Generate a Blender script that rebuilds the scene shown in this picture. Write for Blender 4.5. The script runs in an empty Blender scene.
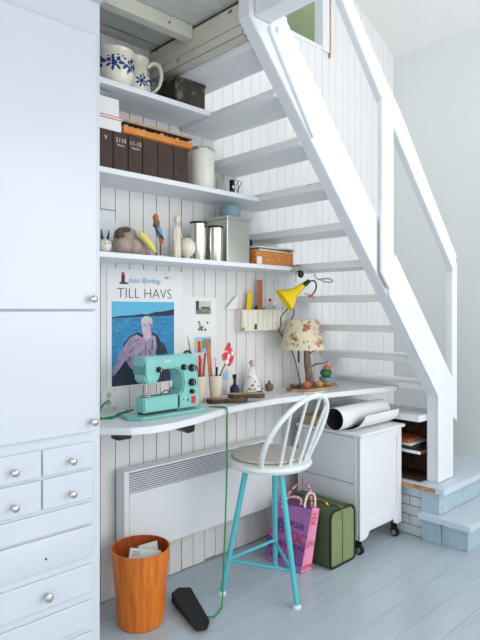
import bpy, bmesh, math, random
from mathutils import Vector, Matrix
random.seed(7)
S = bpy.context.scene
COL = S.collection
PI = math.pi

# ------------------------------------------------------------------ camera
cam = bpy.data.cameras.new('camera'); camo = bpy.data.objects.new('camera', cam); COL.objects.link(camo)
camo.location = (0, 0, 1.35)
camo.rotation_euler = (PI/2, 0, -math.atan2(.6910, .7229))
cam.sensor_fit = 'AUTO'; cam.sensor_width = 36; cam.lens = 564/640*36
cam.shift_y = -10/640
cam.clip_start = .02
S.camera = camo

# ------------------------------------------------------------------ light
w = bpy.data.worlds.new('world'); S.world = w; w.use_nodes = True
bg = w.node_tree.nodes['Background']; bg.inputs[0].default_value = (.965, .985, 1.0, 1); bg.inputs[1].default_value = 1.5
def area(name, loc, target, sx, sy, power, col):
    l = bpy.data.lights.new(name, 'AREA'); l.shape = 'RECTANGLE'; l.size = sx; l.size_y = sy; l.energy = power; l.color = col
    o = bpy.data.objects.new(name, l); COL.objects.link(o); o.location = loc
    o.rotation_euler = (Vector(target)-Vector(loc)).to_track_quat('-Z', 'Y').to_euler()
    return o
area('daylight_window', (3.0, -2.6, 2.0), (2.3, 2.0, .8), 2.0, 2.2, 40, (1.0, .98, .97))
area('daylight_side_window', (3.80, -.35, 1.75), (2.4, 1.6, .4), 1.0, 1.3, 9, (1.0, .98, .96))
area('daylight_upstairs', (2.7, .6, 3.35), (2.7, 2.0, 1.2), 1.2, 1.2, 3, (1.0, .99, .98))
S.view_settings.view_transform = 'Standard'; S.view_settings.look = 'None'
S.view_settings.gamma = 1; S.view_settings.use_curve_mapping = False
S.view_settings.exposure = 0.08

# ------------------------------------------------------------------ materials
def s2l(c): return c/12.92 if c <= .04045 else ((c+.055)/1.055)**2.4
def rgb(r, g, b): return (s2l(r/255), s2l(g/255), s2l(b/255), 1)
def mat(name, c, rough=.5, metal=0, var=.05, scale=6, bump=0, spec=.5, trans=0, stretch=None, coat=0, ior=1.45):
    m = bpy.data.materials.new(name); m.use_nodes = True; nt = m.node_tree; n = nt.nodes; b = n['Principled BSDF']
    b.inputs['Roughness'].default_value = rough; b.inputs['Metallic'].default_value = metal
    b.inputs['Specular IOR Level'].default_value = spec; b.inputs['Transmission Weight'].default_value = trans
    b.inputs['Coat Weight'].default_value = coat; b.inputs['IOR'].default_value = ior
    tc = n.new('ShaderNodeTexCoord'); mp = n.new('ShaderNodeMapping'); nt.links.new(tc.outputs['Object'], mp.inputs[0])
    if stretch: mp.inputs['Scale'].default_value = stretch
    no = n.new('ShaderNodeTexNoise'); no.inputs['Scale'].default_value = scale; no.inputs['Detail'].default_value = 5
    nt.links.new(mp.outputs[0], no.inputs['Vector'])
    r = n.new('ShaderNodeValToRGB'); r.color_ramp.elements[0].position = .3; r.color_ramp.elements[1].position = .7
    r.color_ramp.elements[0].color = tuple(v*(1-var) for v in c[:3])+(1,)
    r.color_ramp.elements[1].color = tuple(min(1, v*(1+var)) for v in c[:3])+(1,)
    nt.links.new(no.outputs[0], r.inputs[0]); nt.links.new(r.outputs[0], b.inputs['Base Color'])
    if bump:
        bp = n.new('ShaderNodeBump'); bp.inputs['Strength'].default_value = bump; bp.inputs['Distance'].default_value = .004
        nt.links.new(no.outputs[0], bp.inputs['Height']); nt.links.new(bp.outputs[0], b.inputs['Normal'])
    m['ramp'] = r.name
    return m
def chips(m, c, scale=14, lo=.66, hi=.69, stretch=(1, 1, 1)):
    """paint chips and scuffs of another colour over the base colour"""
    nt = m.node_tree; n = nt.nodes; b = n['Principled BSDF']; old = b.inputs['Base Color'].links[0].from_socket
    tc = n.new('ShaderNodeTexCoord'); mp = n.new('ShaderNodeMapping'); mp.inputs['Scale'].default_value = stretch
    nt.links.new(tc.outputs['Object'], mp.inputs[0])
    no = n.new('ShaderNodeTexNoise'); no.inputs['Scale'].default_value = scale; no.inputs['Detail'].default_value = 8; no.inputs['Roughness'].default_value = .65
    nt.links.new(mp.outputs[0], no.inputs['Vector'])
    r = n.new('ShaderNodeValToRGB'); r.color_ramp.elements[0].position = lo; r.color_ramp.elements[1].position = hi
    nt.links.new(no.outputs[0], r.inputs[0])
    mx = n.new('ShaderNodeMixRGB'); mx.inputs[2].default_value = c
    nt.links.new(r.outputs[0], mx.inputs[0]); nt.links.new(old, mx.inputs[1]); nt.links.new(mx.outputs[0], b.inputs['Base Color'])
    return m
def wood(name, c1, c2, rough=.5, sc=(1, 12, 12), scale=4, bump=.1):
    m = mat(name, c1, rough, stretch=sc, scale=scale, bump=bump)
    r = m.node_tree.nodes[m['ramp']]; r.color_ramp.elements[0].color = c1; r.color_ramp.elements[1].color = c2
    return m
M = {}
M['board'] = chips(mat('white_painted_boards', rgb(226, 226, 227), .45, var=.02, scale=3, bump=.06, stretch=(4, 4, .6)), rgb(176, 160, 138), 9, .70, .74, (3, 3, .5))
M['nook'] = chips(mat('nook_board_paint', rgb(224, 224, 223), .5, var=.03, scale=3, bump=.08, stretch=(4, 4, .6)), rgb(150, 128, 100), 8, .71, .75, (4, 4, .5))
M['groove'] = mat('board_gap', rgb(136, 120, 106), .8, var=.3, scale=4, stretch=(1, 1, 3))
M['groove2'] = mat('bead_gap', rgb(196, 190, 182), .8, var=.2, scale=4, stretch=(1, 1, 3))
M['white'] = mat('white_gloss_paint', rgb(226, 228, 232), .38, var=.015, scale=5, bump=.04)
M['stair'] = chips(mat('stair_white_paint', rgb(225, 228, 232), .45, var=.02, scale=5, bump=.06), rgb(170, 168, 160), 11, .71, .75, (1, 5, 1))
M['tread'] = chips(mat('tread_grey_white_paint', rgb(232, 234, 236), .5, var=.04, scale=4, bump=.1, stretch=(6, 1, 6)), rgb(168, 158, 142), 8, .68, .73, (8, 1, 8))
M['cab'] = mat('cabinet_gloss_paint', rgb(206, 212, 221), .2, var=.012, scale=3, bump=.05)
M['old'] = chips(mat('old_cream_paint', rgb(204, 202, 188), .55, var=.07, scale=5, bump=.2), rgb(92, 78, 60), 16, .63, .67, (1, 1, 2))
M['ceil'] = chips(mat('old_ceiling_paint', rgb(196, 199, 194), .6, var=.08, scale=5, bump=.2, stretch=(1, 4, 1)), rgb(120, 108, 92), 12, .66, .72)
M['ceil_shade'] = chips(mat('old_ceiling_boards_shade_tone', rgb(86, 86, 72), .6, var=.12, scale=5, bump=.2, stretch=(1, 4, 1)), rgb(90, 84, 70), 12, .6, .66)  # nook shade put into the colour of the old ceiling boards
M['ceilw'] = mat('smooth_ceiling_white', rgb(236, 236, 235), .8, var=.01)
M['wallr'] = mat('smooth_wall_paint', rgb(214, 219, 219), .8, var=.012, scale=2)
M['floor'] = chips(mat('floor_paint', rgb(178, 192, 201), .22, var=.05, scale=3, bump=.08, stretch=(1, 6, 1)), rgb(96, 108, 116), 5, .73, .75, (1.2, 7, 1))
M['plat'] = chips(mat('platform_paint', rgb(196, 208, 218), .4, var=.04, scale=4, bump=.06), rgb(130, 118, 98), 9, .70, .73, (1, 4, 1))
M['blue'] = chips(mat('step_blue_paint', rgb(168, 190, 202), .5, var=.08, scale=8, bump=.2), rgb(190, 205, 212), 10, .56, .62)
M['rawwood'] = wood('bare_wood_edge', rgb(150, 102, 58), rgb(196, 150, 98), .6)
M['seam'] = mat('floor_seam', rgb(132, 148, 158), .7)
M['gap'] = mat('dark_gap', rgb(58, 60, 62), .9)
M['shelf'] = mat('shelf_white_paint', rgb(228, 231, 236), .35, var=.02, scale=5, bump=.04, stretch=(1, 5, 1))
M['metal'] = mat('polished_steel', rgb(205, 203, 198), .16, 1, var=.03)
M['tinmetal'] = mat('dull_tin', rgb(188, 192, 184), .33, .85, var=.06, scale=10)
M['black'] = mat('black_plastic', rgb(22, 22, 24), .35)
M['blackmat'] = mat('black_rubber', rgb(26, 25, 26), .65)
M['binder'] = chips(mat('dark_brown_card', rgb(60, 42, 34), .6, var=.15, scale=12), rgb(96, 78, 68), 22, .62, .68)
M['letter'] = mat('pale_lettering', rgb(216, 210, 200), .7)
M['orangewood'] = wood('orange_wood', rgb(198, 118, 42), rgb(228, 150, 68), .45, (2, 14, 14))
M['boxwood'] = wood('burr_wood', rgb(176, 104, 40), rgb(226, 150, 76), .4, (5, 7, 10), 9)
M['binwood'] = wood('bent_orange_plywood', rgb(196, 98, 26), rgb(232, 132, 44), .38, (9, 9, .9), 5, .06)
M['binin'] = wood('dark_inner_plywood', rgb(140, 60, 20), rgb(178, 84, 30), .5, (9, 9, .9), 5, .06)
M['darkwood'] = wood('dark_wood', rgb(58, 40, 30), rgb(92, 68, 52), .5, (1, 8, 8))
M['midwood'] = wood('tan_wood', rgb(158, 126, 98), rgb(196, 166, 134), .55, (1, 8, 8))
M['redwood'] = wood('red_brown_wood', rgb(176, 96, 60), rgb(204, 124, 84), .5, (8, 8, 1))
M['bark'] = wood('grey_brown_bark', rgb(88, 72, 62), rgb(150, 130, 112), .8, (6, 6, 2), 8, .5)
M['crate'] = chips(mat('dark_mottled_metal', rgb(56, 54, 42), .6, var=.35, scale=14, bump=.3), rgb(112, 106, 88), 20, .58, .64)
M['china'] = mat('cream_glazed_china', rgb(226, 222, 208), .18, var=.02, coat=.4)
M['cobalt'] = mat('cobalt_glaze', rgb(36, 60, 128), .25, var=.3, scale=20)
M['paper'] = mat('white_paper', rgb(232, 232, 232), .7, var=.02)
M['cream'] = mat('cream_matte', rgb(226, 216, 196), .6, var=.04)
M['rackw'] = mat('rack_ivory', rgb(230, 226, 214), .5, var=.02)
M['enamel'] = mat('cream_enamel', rgb(230, 231, 222), .3, var=.03)
M['teal'] = mat('machine_green_enamel', rgb(130, 198, 193), .25, var=.03, coat=.3)
M['teald'] = mat('machine_dark_green_enamel', rgb(84, 160, 154), .3, var=.03)
M['turq'] = mat('turquoise_paint', rgb(86, 186, 198), .35, var=.06, scale=12)
M['paleturq'] = mat('pale_mint_paint', rgb(224, 230, 230), .4, var=.03)
M['cushion'] = mat('greige_cloth', rgb(190, 182, 176), .95, var=.08, scale=30, bump=.3)
M['green'] = mat('green_cable', rgb(36, 140, 84), .4)
M['yellow'] = mat('yellow_enamel', rgb(246, 208, 22), .3, var=.03)
M['pink'] = chips(mat('pink_woven_plastic', rgb(176, 112, 176), .45, var=.12, scale=9, bump=.3), rgb(150, 100, 170), 14, .56, .6, (1, 1, 3))
M['pinklt'] = mat('light_pink_plastic', rgb(236, 150, 186), .45, var=.12, scale=9, bump=.3)
M['indigo'] = mat('indigo_print', rgb(58, 48, 134), .5)
M['fanred'] = chips(mat('crimson_print', rgb(206, 66, 92), .6, var=.15, scale=30), rgb(236, 196, 200), 40, .52, .56)
M['red'] = mat('red_print', rgb(214, 44, 66), .5)
M['suit'] = mat('green_fibreboard', rgb(126, 141, 98), .42, var=.07, scale=9, bump=.08)
M['suitd'] = mat('dark_green_fibreboard', rgb(74, 90, 62), .5, var=.08, scale=9, bump=.08)
M['brass'] = mat('brass', rgb(206, 170, 96), .25, 1)
M['bluetin'] = mat('blue_grey_enamel', rgb(124, 156, 174), .4, var=.05)
M['glass'] = mat('clear_glass', rgb(235, 242, 240), .03, trans=1, var=0, ior=1.3)
M['pane'] = mat('window_glass', rgb(240, 246, 243), .02, trans=1, var=0, ior=1.08)
M['chrome'] = mat('brushed_chrome', rgb(214, 212, 204), .14, 1)
M['heater'] = mat('heater_enamel', rgb(224, 227, 231), .35, var=.01)
M['heatdark'] = mat('heater_inside', rgb(140, 146, 150), .7)
M['plush'] = mat('grey_brown_plush', rgb(166, 150, 140), .95, var=.22, scale=26, bump=.6)
M['plushd'] = mat('dark_brown_plush', rgb(92, 78, 70), .95, var=.25, scale=26, bump=.6)
M['lemon'] = mat('soft_yellow_cloth', rgb(222, 212, 116), .9, var=.08)
M['rust'] = mat('rust_orange', rgb(190, 106, 66), .7, var=.2, scale=30)
M['skyb'] = mat('print_sky_blue', rgb(88, 178, 216), .5, var=.08, scale=5)
M['seab'] = mat('print_sea_blue', rgb(34, 128, 178), .5, var=.35, scale=22, stretch=(1, 1, 4))
M['navy'] = mat('print_navy', rgb(20, 34, 60), .5, var=.25, scale=14)
M['lav'] = mat('print_lavender_shirt', rgb(156, 140, 168), .5, var=.38, scale=26)
M['face'] = mat('print_pale_skin', rgb(196, 176, 190), .5, var=.1, scale=18)
M['ink'] = mat('print_dark_ink', rgb(70, 62, 66), .6)
M['script'] = mat('print_blue_script', rgb(98, 160, 196), .6)
M['leaf'] = mat('print_leaf_green', rgb(122, 150, 118), .7, var=.2, scale=30)
M['deepgreen'] = mat('deep_green_glaze', rgb(46, 104, 62), .35, var=.2, scale=20)
M['shade'] = chips(mat('cream_lampshade_cloth', rgb(222, 210, 182), .8, var=.05, scale=12, bump=.1), rgb(186, 186, 150), 16, .6, .66)
M['tan'] = mat('tan_skin_bulb', rgb(196, 150, 96), .6, var=.15, scale=14)
M['mintgreen'] = mat('green_wall_paint', rgb(138, 152, 116), .8, var=.05)
M['photogrey'] = mat('print_grey_photo', rgb(128, 132, 118), .5, var=.5, scale=30)
M['photolt'] = mat('print_pale_photo', rgb(196, 198, 188), .5, var=.1, scale=20)
M['slate'] = mat('inner_roll_dark', rgb(48, 50, 54), .6)
M['brick'] = chips(mat('white_painted_brick', rgb(198, 208, 212), .7, var=.06, scale=14, bump=.5), rgb(130, 120, 104), 12, .66, .7, (1, 1, 2))
M['translucent'] = mat('clear_plastic', rgb(220, 228, 232), .15, trans=.75, var=0)
M['yelprint'] = mat('print_yellow', rgb(226, 200, 60), .5)
M['ltblue'] = mat('pale_blue_plastic', rgb(150, 200, 232), .4)
M['palefront'] = mat('grey_blue_paint', rgb(218, 224, 229), .4, var=.03)

# ------------------------------------------------------------------ helpers
class MB:
    def __init__(s): s.bm = bmesh.new(); s.mats = []
    def mi(s, m):
        if m not in s.mats: s.mats.append(m)
        return s.mats.index(m)
    def _fin(s, faces, m, smooth=False):
        i = s.mi(m)
        for f in faces: f.material_index = i; f.smooth = smooth
    def box(s, x0, x1, y0, y1, z0, z1, m, bev=0, rot=None, piv=None):
        r = bmesh.ops.create_cube(s.bm, size=1); vs = r['verts']
        for v in vs:
            v.co = Vector(((x0+x1)/2+v.co.x*(x1-x0), (y0+y1)/2+v.co.y*(y1-y0), (z0+z1)/2+v.co.z*(z1-z0)))
        fs = set(f for v in vs for f in v.link_faces)
        if bev:
            es = list(set(e for v in vs for e in v.link_edges))
            rr = bmesh.ops.bevel(s.bm, geom=es, offset=bev, segments=2, affect='EDGES', profile=.5)
            fs = set(f for f in fs if f.is_valid) | set(rr['faces'])
        s._fin(fs, m)
        if rot is not None:
            vv = set(v for f in fs for v in f.verts); p = Vector(piv)
            for v in vv: v.co = rot @ (v.co-p)+p
        return s
    def prism(s, pts, a0, a1, axis, m, bev=0):
        """polygon pts extruded along axis; pts are the two other coords in order xyz"""
        def mk(p, a):
            if axis == 'y': return Vector((p[0], a, p[1]))
            if axis == 'x': return Vector((a, p[0], p[1]))
            return Vector((p[0], p[1], a))
        A = [s.bm.verts.new(mk(p, a0)) for p in pts]; B = [s.bm.verts.new(mk(p, a1)) for p in pts]
        fs = [s.bm.faces.new(A), s.bm.faces.new(list(reversed(B)))]
        n = len(pts)
        for i in range(n): fs.append(s.bm.faces.new([A[i], B[i], B[(i+1) % n], A[(i+1) % n]]))
        bmesh.ops.recalc_face_normals(s.bm, faces=fs)
        if bev:
            es = list(set(e for f in fs[:2] for e in f.edges))
            rr = bmesh.ops.bevel(s.bm, geom=es, offset=bev, segments=2, affect='EDGES')
            fs = [f for f in fs if f.is_valid]+list(rr['faces'])
        s._fin(fs, m)
        return s
    def lathe(s, prof, c, m, seg=32, sx=1, sy=1, mt=None):
        """prof: list of (r, z)"""
        rings = []
        for r, z in prof:
            if r < 1e-5: rings.append([s.bm.verts.new(Vector((0, 0, z)))])
            else: rings.append([s.bm.verts.new(Vector((r*math.cos(2*PI*k/seg)*sx, r*math.sin(2*PI*k/seg)*sy, z))) for k in range(seg)])
        fs = []
        for a, b in zip(rings, rings[1:]):
            for k in range(seg):
                k2 = (k+1) % seg
                if len(a) == 1 and len(b) == 1: continue
                if len(a) == 1: fs.append(s.bm.faces.new([a[0], b[k2], b[k]]))
                elif len(b) == 1: fs.append(s.bm.faces.new([a[k], a[k2], b[0]]))
                else: fs.append(s.bm.faces.new([a[k], a[k2], b[k2], b[k]]))
        Mx = (mt if mt is not None else Matrix.Identity(4))
        for rg in rings:
            for v in rg: v.co = Vector(c)+(Mx @ v.co)
        s._fin(fs, m, True)
        return s
    def cyl(s, a, b, r, m, r2=None, seg=16, caps=True):
        a = Vector(a); b = Vector(b); d = b-a; L = d.length; r2 = r if r2 is None else r2
        q = d.to_track_quat('Z', 'Y').to_matrix().to_4x4()
        pr = [(0, 0), (r, 0), (r2, L), (0, L)] if caps else [(r, 0), (r2, L)]
        return s.lathe(pr, a, m, seg, mt=q)
    def sph(s, c, r, m, sc=(1, 1, 1), rot=None, sub=3):
        q = bmesh.ops.create_icosphere(s.bm, subdivisions=sub, radius=r)
        R = (rot.to_matrix() if rot is not None else Matrix.Identity(3))
        for v in q['verts']:
            v.co = Vector(c)+R @ Vector((v.co.x*sc[0], v.co.y*sc[1], v.co.z*sc[2]))
        s._fin(set(f for v in q['verts'] for f in v.link_faces), m, True)
        return s
    def tube(s, pts, r, m, seg=8, sub=6, close=False, rad=None):
        P = [Vector(p) for p in pts]
        if sub > 1 and len(P) > 2:
            Q = []; n = len(P); RR = []
            rng = range(n if close else n-1)
            for i in rng:
                p0 = P[(i-1) % n] if (close or i > 0) else P[0]*2-P[1]
                p1 = P[i]; p2 = P[(i+1) % n]
                p3 = P[(i+2) % n] if (close or i+2 < n) else P[-1]*2-P[-2]
                for k in range(sub):
                    t = k/sub
                    Q.append(.5*((2*p1)+(-p0+p2)*t+(2*p0-5*p1+4*p2-p3)*t*t+(-p0+3*p1-3*p2+p3)*t**3))
                    if rad: RR.append(rad[i]*(1-t)+rad[(i+1) % n]*t)
            if not close:
                Q.append(P[-1])
                if rad: RR.append(rad[-1])
            P = Q
        else: RR = rad
        rings = []; up = None
        for i, p in enumerate(P):
            if close: t = (P[(i+1) % len(P)]-P[i-1])
            else: t = P[min(i+1, len(P)-1)]-P[max(i-1, 0)]
            t.normalize()
            if up is None:
                up = Vector((0, 0, 1)) if abs(t.z) < .9 else Vector((1, 0, 0))
            sd = t.cross(up)
            if sd.length < 1e-4: sd = t.orthogonal()
            sd.normalize(); up = sd.cross(t).normalized()
            rr = RR[i] if rad else r
            rings.append([s.bm.verts.new(p+sd*math.cos(2*PI*k/seg)*rr+up*math.sin(2*PI*k/seg)*rr) for k in range(seg)])
        fs = []
        pairs = list(zip(rings, rings[1:]))+([(rings[-1], rings[0])] if close else [])
        for a, b in pairs:
            for k in range(seg): fs.append(s.bm.faces.new([a[k], a[(k+1) % seg], b[(k+1) % seg], b[k]]))
        if not close:
            fs.append(s.bm.faces.new(list(reversed(rings[0])))); fs.append(s.bm.faces.new(rings[-1]))
        s._fin(fs, m, True)
        return s
    def face(s, pts, m):
        f = s.bm.faces.new([s.bm.verts.new(Vector(p)) for p in pts]); s._fin([f], m); return s
    def build(s, name, parent=None, label=None, solid=0, cat=None, group=None, kind=None, local=False):
        me = bpy.data.meshes.new(name)
        o = bpy.data.objects.new(name, me); COL.objects.link(o)
        og = Vector((0, 0, 0))
        if parent is not None and not local: og = Vector(parent.get('_o', (0, 0, 0)))
        if parent is None:
            # origin at the base of the thing
            co = [v.co for v in s.bm.verts]
            og = Vector(((min(c.x for c in co)+max(c.x for c in co))/2, (min(c.y for c in co)+max(c.y for c in co))/2, min(c.z for c in co)))
            o.location = og
        for v in s.bm.verts: v.co -= og
        bmesh.ops.recalc_face_normals(s.bm, faces=s.bm.faces[:])
        s.bm.to_mesh(me); s.bm.free()
        for m in s.mats: me.materials.append(M[m])
        if parent is not None: o.parent = parent; ORG[o.name] = og
        ORG[o.name] = og
        if parent is not None and not local: o['_o'] = tuple(og)
        elif parent is None: o['_o'] = tuple(og)
        tag(o, label, cat, group, kind)
        return o
ORG = {}
def tag(o, label=None, cat=None, group=None, kind=None):
    if label: o['label'] = label
    if cat: o['category'] = cat
    if group: o['group'] = group
    if kind: o['kind'] = kind
def thing(name, label, cat, loc, rz=0, group=None):
    o = bpy.data.objects.new(name, None); COL.objects.link(o); o.location = loc; o.rotation_euler.z = rz
    o.empty_display_size = .05
    o['_o'] = tuple(loc); tag(o, label, cat, group); return o
def copy_tree(o, parent=None):
    c = o.copy(); COL.objects.link(c); c.parent = parent
    for ch in list(o.children): copy_tree(ch, c)
    return c
def struct(mb, name): return mb.build(name, kind='structure')
def text(body, size, m, Mx, parent, name, ext=.0006, font_shear=0, og=True, bold=0):
    cu = bpy.data.curves.new(name, 'FONT'); cu.body = body; cu.size = size; cu.extrude = ext; cu.shear = font_shear; cu.offset = bold
    cu.align_x = 'CENTER'; cu.align_y = 'CENTER'; cu.resolution_u = 3
    t = bpy.data.objects.new('tmp', cu); COL.objects.link(t)
    bpy.context.view_layer.update()
    me = bpy.data.meshes.new_from_object(t.evaluated_get(bpy.context.evaluated_depsgraph_get()))
    bpy.data.objects.remove(t)
    me.transform(Mx)
    o = bpy.data.objects.new(name, me); COL.objects.link(o)
    if og: me.transform(Matrix.Translation(-Vector(parent.get('_o', (0, 0, 0)))))
    me.materials.clear(); me.materials.append(M[m]); o.parent = parent
    if og: o['_o'] = parent.get('_o', (0, 0, 0))
    return o
def plane_frame(o, x, y):
    """matrix mapping text local x->x dir, y->y dir"""
    x = Vector(x).normalized(); y = Vector(y).normalized(); z = x.cross(y)
    m = Matrix((x, y, z)).transposed().to_4x4(); m.translation = Vector(o); return m
WALLFRAME = lambda x, y, z: plane_frame((x, y, z), (1, 0, 0), (0, 0, 1))

YW = 2.328      # back wall face
YN = 2.316      # nook panelling face
XR = 3.872      # right wall
def diag(x): return 1.577-1.054*(x-2.449)     # lower line of the stairs on the wall

# ================================================================== SETTING
f = MB()
for i in range(30):
    y0 = -1.6+i*.135
    f.box(-1.5, XR+.05, y0, y0+.133, -.03, 0, 'floor', bev=.0015)
f.box(-1.5, XR+.05, -1.6, 2.45, -.05, -.004, 'seam')
struct(f, 'floor')

# back wall boards with a hole for the inner window
wx0, wx1, wz0, wz1 = 2.50, 2.975, 3.09, 3.75
b = MB()
def zt(x): return min(4.7, 3.549-.47*(x-3.354))
x = -.2; k = 0
while x < XR:
    x1 = min(x+.074, XR)
    def pc(za, zb):
        b.box(x+.0012, x1-.0012, YW, YW+.012, za, zb, 'board', bev=.0012)
    if x1 > wx0 and x < wx1: pc(0, wz0)
    else: b.prism([(x+.0012, 0), (x1-.0012, 0), (x1-.0012, zt(x1)), (x+.0012, zt(x))], YW, YW+.012, 'y', 'board')
    x = x1; k += 1
b.box(-.2, XR, YW+.008, YW+.02, 0, wz0, 'groove2')
b.prism([(wx1, wz0), (XR, wz0), (XR, zt(XR)), (wx1, zt(wx1))], YW+.008, YW+.02, 'y', 'groove2')
b.box(-.2, wx0, YW+.008, YW+.02, wz0, 4.7, 'groove2')
struct(b, 'wall_back')
# under-stair panelling of wider old boards, cut along the stair line
b = MB()
x = 1.327-.078*5; i = 0
while x < 3.32:
    x1 = x+.078
    za, zb = min(2.62, diag(x)), max(.0, diag(x1))
    zb = min(2.62, zb)
    g = .0016+.0014*random.random()
    lo = .004+.012*random.random()
    if za > .05:
        pts = [(x+g, lo), (x1-g, lo), (x1-g, max(.03, zb)), (x+g, za)]
        if diag(x) > 2.62 > diag(x1):
            xc = 2.449+(1.577-2.62)/1.054
            pts = [(x+g, lo), (x1-g, lo), (x1-g, zb), (xc, 2.62), (x+g, 2.62)]
        b.prism(pts, YN, YW-.002, 'y', 'nook')
    x = x1; i += 1
b.prism([(.9, 0), (3.2, 0), (3.2, diag(3.2)-.01), (1.46, 2.6), (.9, 2.6)], YW-.004, YW-.001, 'y', 'groove')
struct(b, 'wall_nook')
b = MB(); b.box(XR, XR+.06, -1.6, YW+.02, 0, 3.36, 'wallr'); struct(b, 'wall_right')
b = MB()
b.prism([(1.2, zt(1.2)), (XR+.06, zt(XR+.06)-.0), (XR+.06, zt(XR+.06)+.06), (1.2, zt(1.2)+.06)], -1.6, YW+.02, 'y', 'ceilw')
struct(b, 'ceiling')
# low board ceiling over the nook = upper floor
b = MB()
for i in range(24):
    y0 = -.6+i*.124
    if y0 > YW: break
    b.box(-.9, 1.655, y0, min(y0+.1215, YW), 2.63, 2.655, 'ceil_shade' if y0 > 2.0 else 'ceil', bev=.002)  # boards behind the joist get the darker colour that carries the nook shade
b.box(-.9, 1.655, -.6, YW, 2.652, 2.70, 'ceil')
struct(b, 'ceiling')
# window high in the back wall (inner window to a green room)
b = MB()
b.box(wx0-.02, wx0+.05, YW-.012, YW+.06, wz0-.02, wz1, 'white', bev=.003)
b.box(wx1-.002, wx1+.068, YW-.014, YW+.06, wz0-.02, zt(wx1+.068), 'white', bev=.003)
b.box(wx0+.05, wx1, YW-.004, YW+.06, wz0-.02, wz0+.008, 'white', bev=.002)
b.box(wx1+.069, wx1+.078, YW-.016, YW, wz0-.05, zt(wx1+.07), 'rawwood')
wn = struct(b, 'window_1')
b = MB(); b.box(wx0+.05, wx1, YW+.03, YW+.034, wz0, wz1, 'pane'); b.build('pane', wn)
b = MB()
b.box(wx0-.3, wx1+1.6, YW+.5, YW+.52, wz0-.3, wz1+.3, 'mintgreen')
b.box(wx0+.30, wx0+.34, YW+.42, YW+.5, wz0-.3, wz1+.3, 'mintgreen')
struct(b, 'wall_green_room')

# header beam running out over the stair opening and the short joist
b = MB()
b.box(1.60, 1.663, 1.665, YN, 2.526, 2.614, 'old', bev=.003); b.box(1.608, 1.66, 1.665, YN, 2.614, 2.629, 'darkwood')
b.box(1.606, 1.668, 1.665, YN, 2.482, 2.526, 'darkwood', bev=.002)
struct(b, 'trim_1')
b = MB(); b.box(.3, 1.598, 1.978, 2.03, 2.567, 2.629, 'old', bev=.003); struct(b, 'trim_2')
b = MB(); b.box(1.614, 1.704, .2, 1.660, 2.535, 2.629, 'white', bev=.003); b.box(1.656, 1.704, .2, YN, 2.631, 2.70, 'white'); struct(b, 'trim_3')
# dark wooden wedge piece at beam / ceiling
b = MB(); b.box(-.9, 1.02, 1.74, 1.80, 2.43, 2.629, 'cab', bev=.003); struct(b, 'trim_4')

# ================================================================== STAIRCASE
st = thing('staircase', 'white painted open-riser wooden staircase rising along the boarded wall to the upper floor', 'staircase', (2.4, 1.95, .332))
def lowz(x): return 2.304-1.089*(x-1.788)
b = MB()
xt = 1.665
b.prism([(1.580, 2.628), (1.580, lowz(1.58)), (3.135, .837), (3.135, .332), (3.325, .332), (3.325, lowz(3.325)+.305), (1.81, lowz(1.81)+.30), (1.81, 2.60), (1.706, 2.60), (1.706, 2.533), (1.612, 2.533), (1.612, 2.628)], 1.60, 1.664, 'y', 'stair', bev=.003)
b.build('stringer', st)
b = MB()  # doubling boards nailed to the face
b.prism([(2.60, lowz(2.60)+.002), (3.128, .845), (3.128, .335), (3.318, .335), (3.318, lowz(3.318)+.29), (2.66, lowz(2.66)+.29), (2.56, lowz(2.56)+.10)], 1.588, 1.5995, 'y', 'stair', bev=.002)
b.build('facing_board', st, label='lower white facing board nailed over the stringer')
b = MB()
b.prism([(1.69, 2.52), (1.69, lowz(1.69)+.09), (1.97, lowz(1.97)+.01), (1.985, lowz(1.985)+.07), (1.76, lowz(1.76)+.13), (1.735, lowz(1.735)+.17), (1.735, 2.50)], 1.586, 1.5995, 'y', 'stair', bev=.002)
b.build('joint_plate', st, label='worn splice board at the top of the stringer')
for k in range(1, 12):
    xr = 1.869+.1655*(k-1); zu = 2.451-.1755*(k-1)
    if k == 11: continue
    xl = xr-.24
    if k == 1: xl = 1.669
    b = MB(); b.box(xl, xr, 1.663, YW-.001, zu, zu+.036, 'tread', bev=.003)
    b.build('tread', st)
b = MB()  # upper newel: runs down over the stringer face
b.prism([(2.500, 2.435), (2.500, lowz(2.500)+.01), (2.575, lowz(2.575)+.01), (2.612, lowz(2.612)+.09), (2.612, 2.325)], 1.572, 1.587, 'y', 'stair', bev=.002)
b.prism([(2.501, 2.42), (2.501, 1.83), (2.611, 1.73), (2.611, 2.31)], 1.587, 1.599, 'y', 'stair')
b.build('newel_post', st)
b = MB()
b.prism([(2.071, 2.931), (2.183, 2.810), (2.498, 2.461), (2.982, 1.947), (3.275, 1.640), (3.318, 1.592), (3.368, 1.682), (3.087, 1.990), (2.701, 2.424), (2.554, 2.553), (2.263, 2.845), (2.172, 2.936)], 1.588, 1.626, 'y', 'stair', bev=.003)
b.build('handrail', st)
b = MB()
b.prism([(3.327, 1.585), (3.327, .72), (3.345, .69), (3.395, .66), (3.395, 1.63), (3.372, 1.665), (3.322, 1.60)], 1.60, 1.64, 'y', 'stair', bev=.003)
b.build('rail_post', st)

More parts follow.
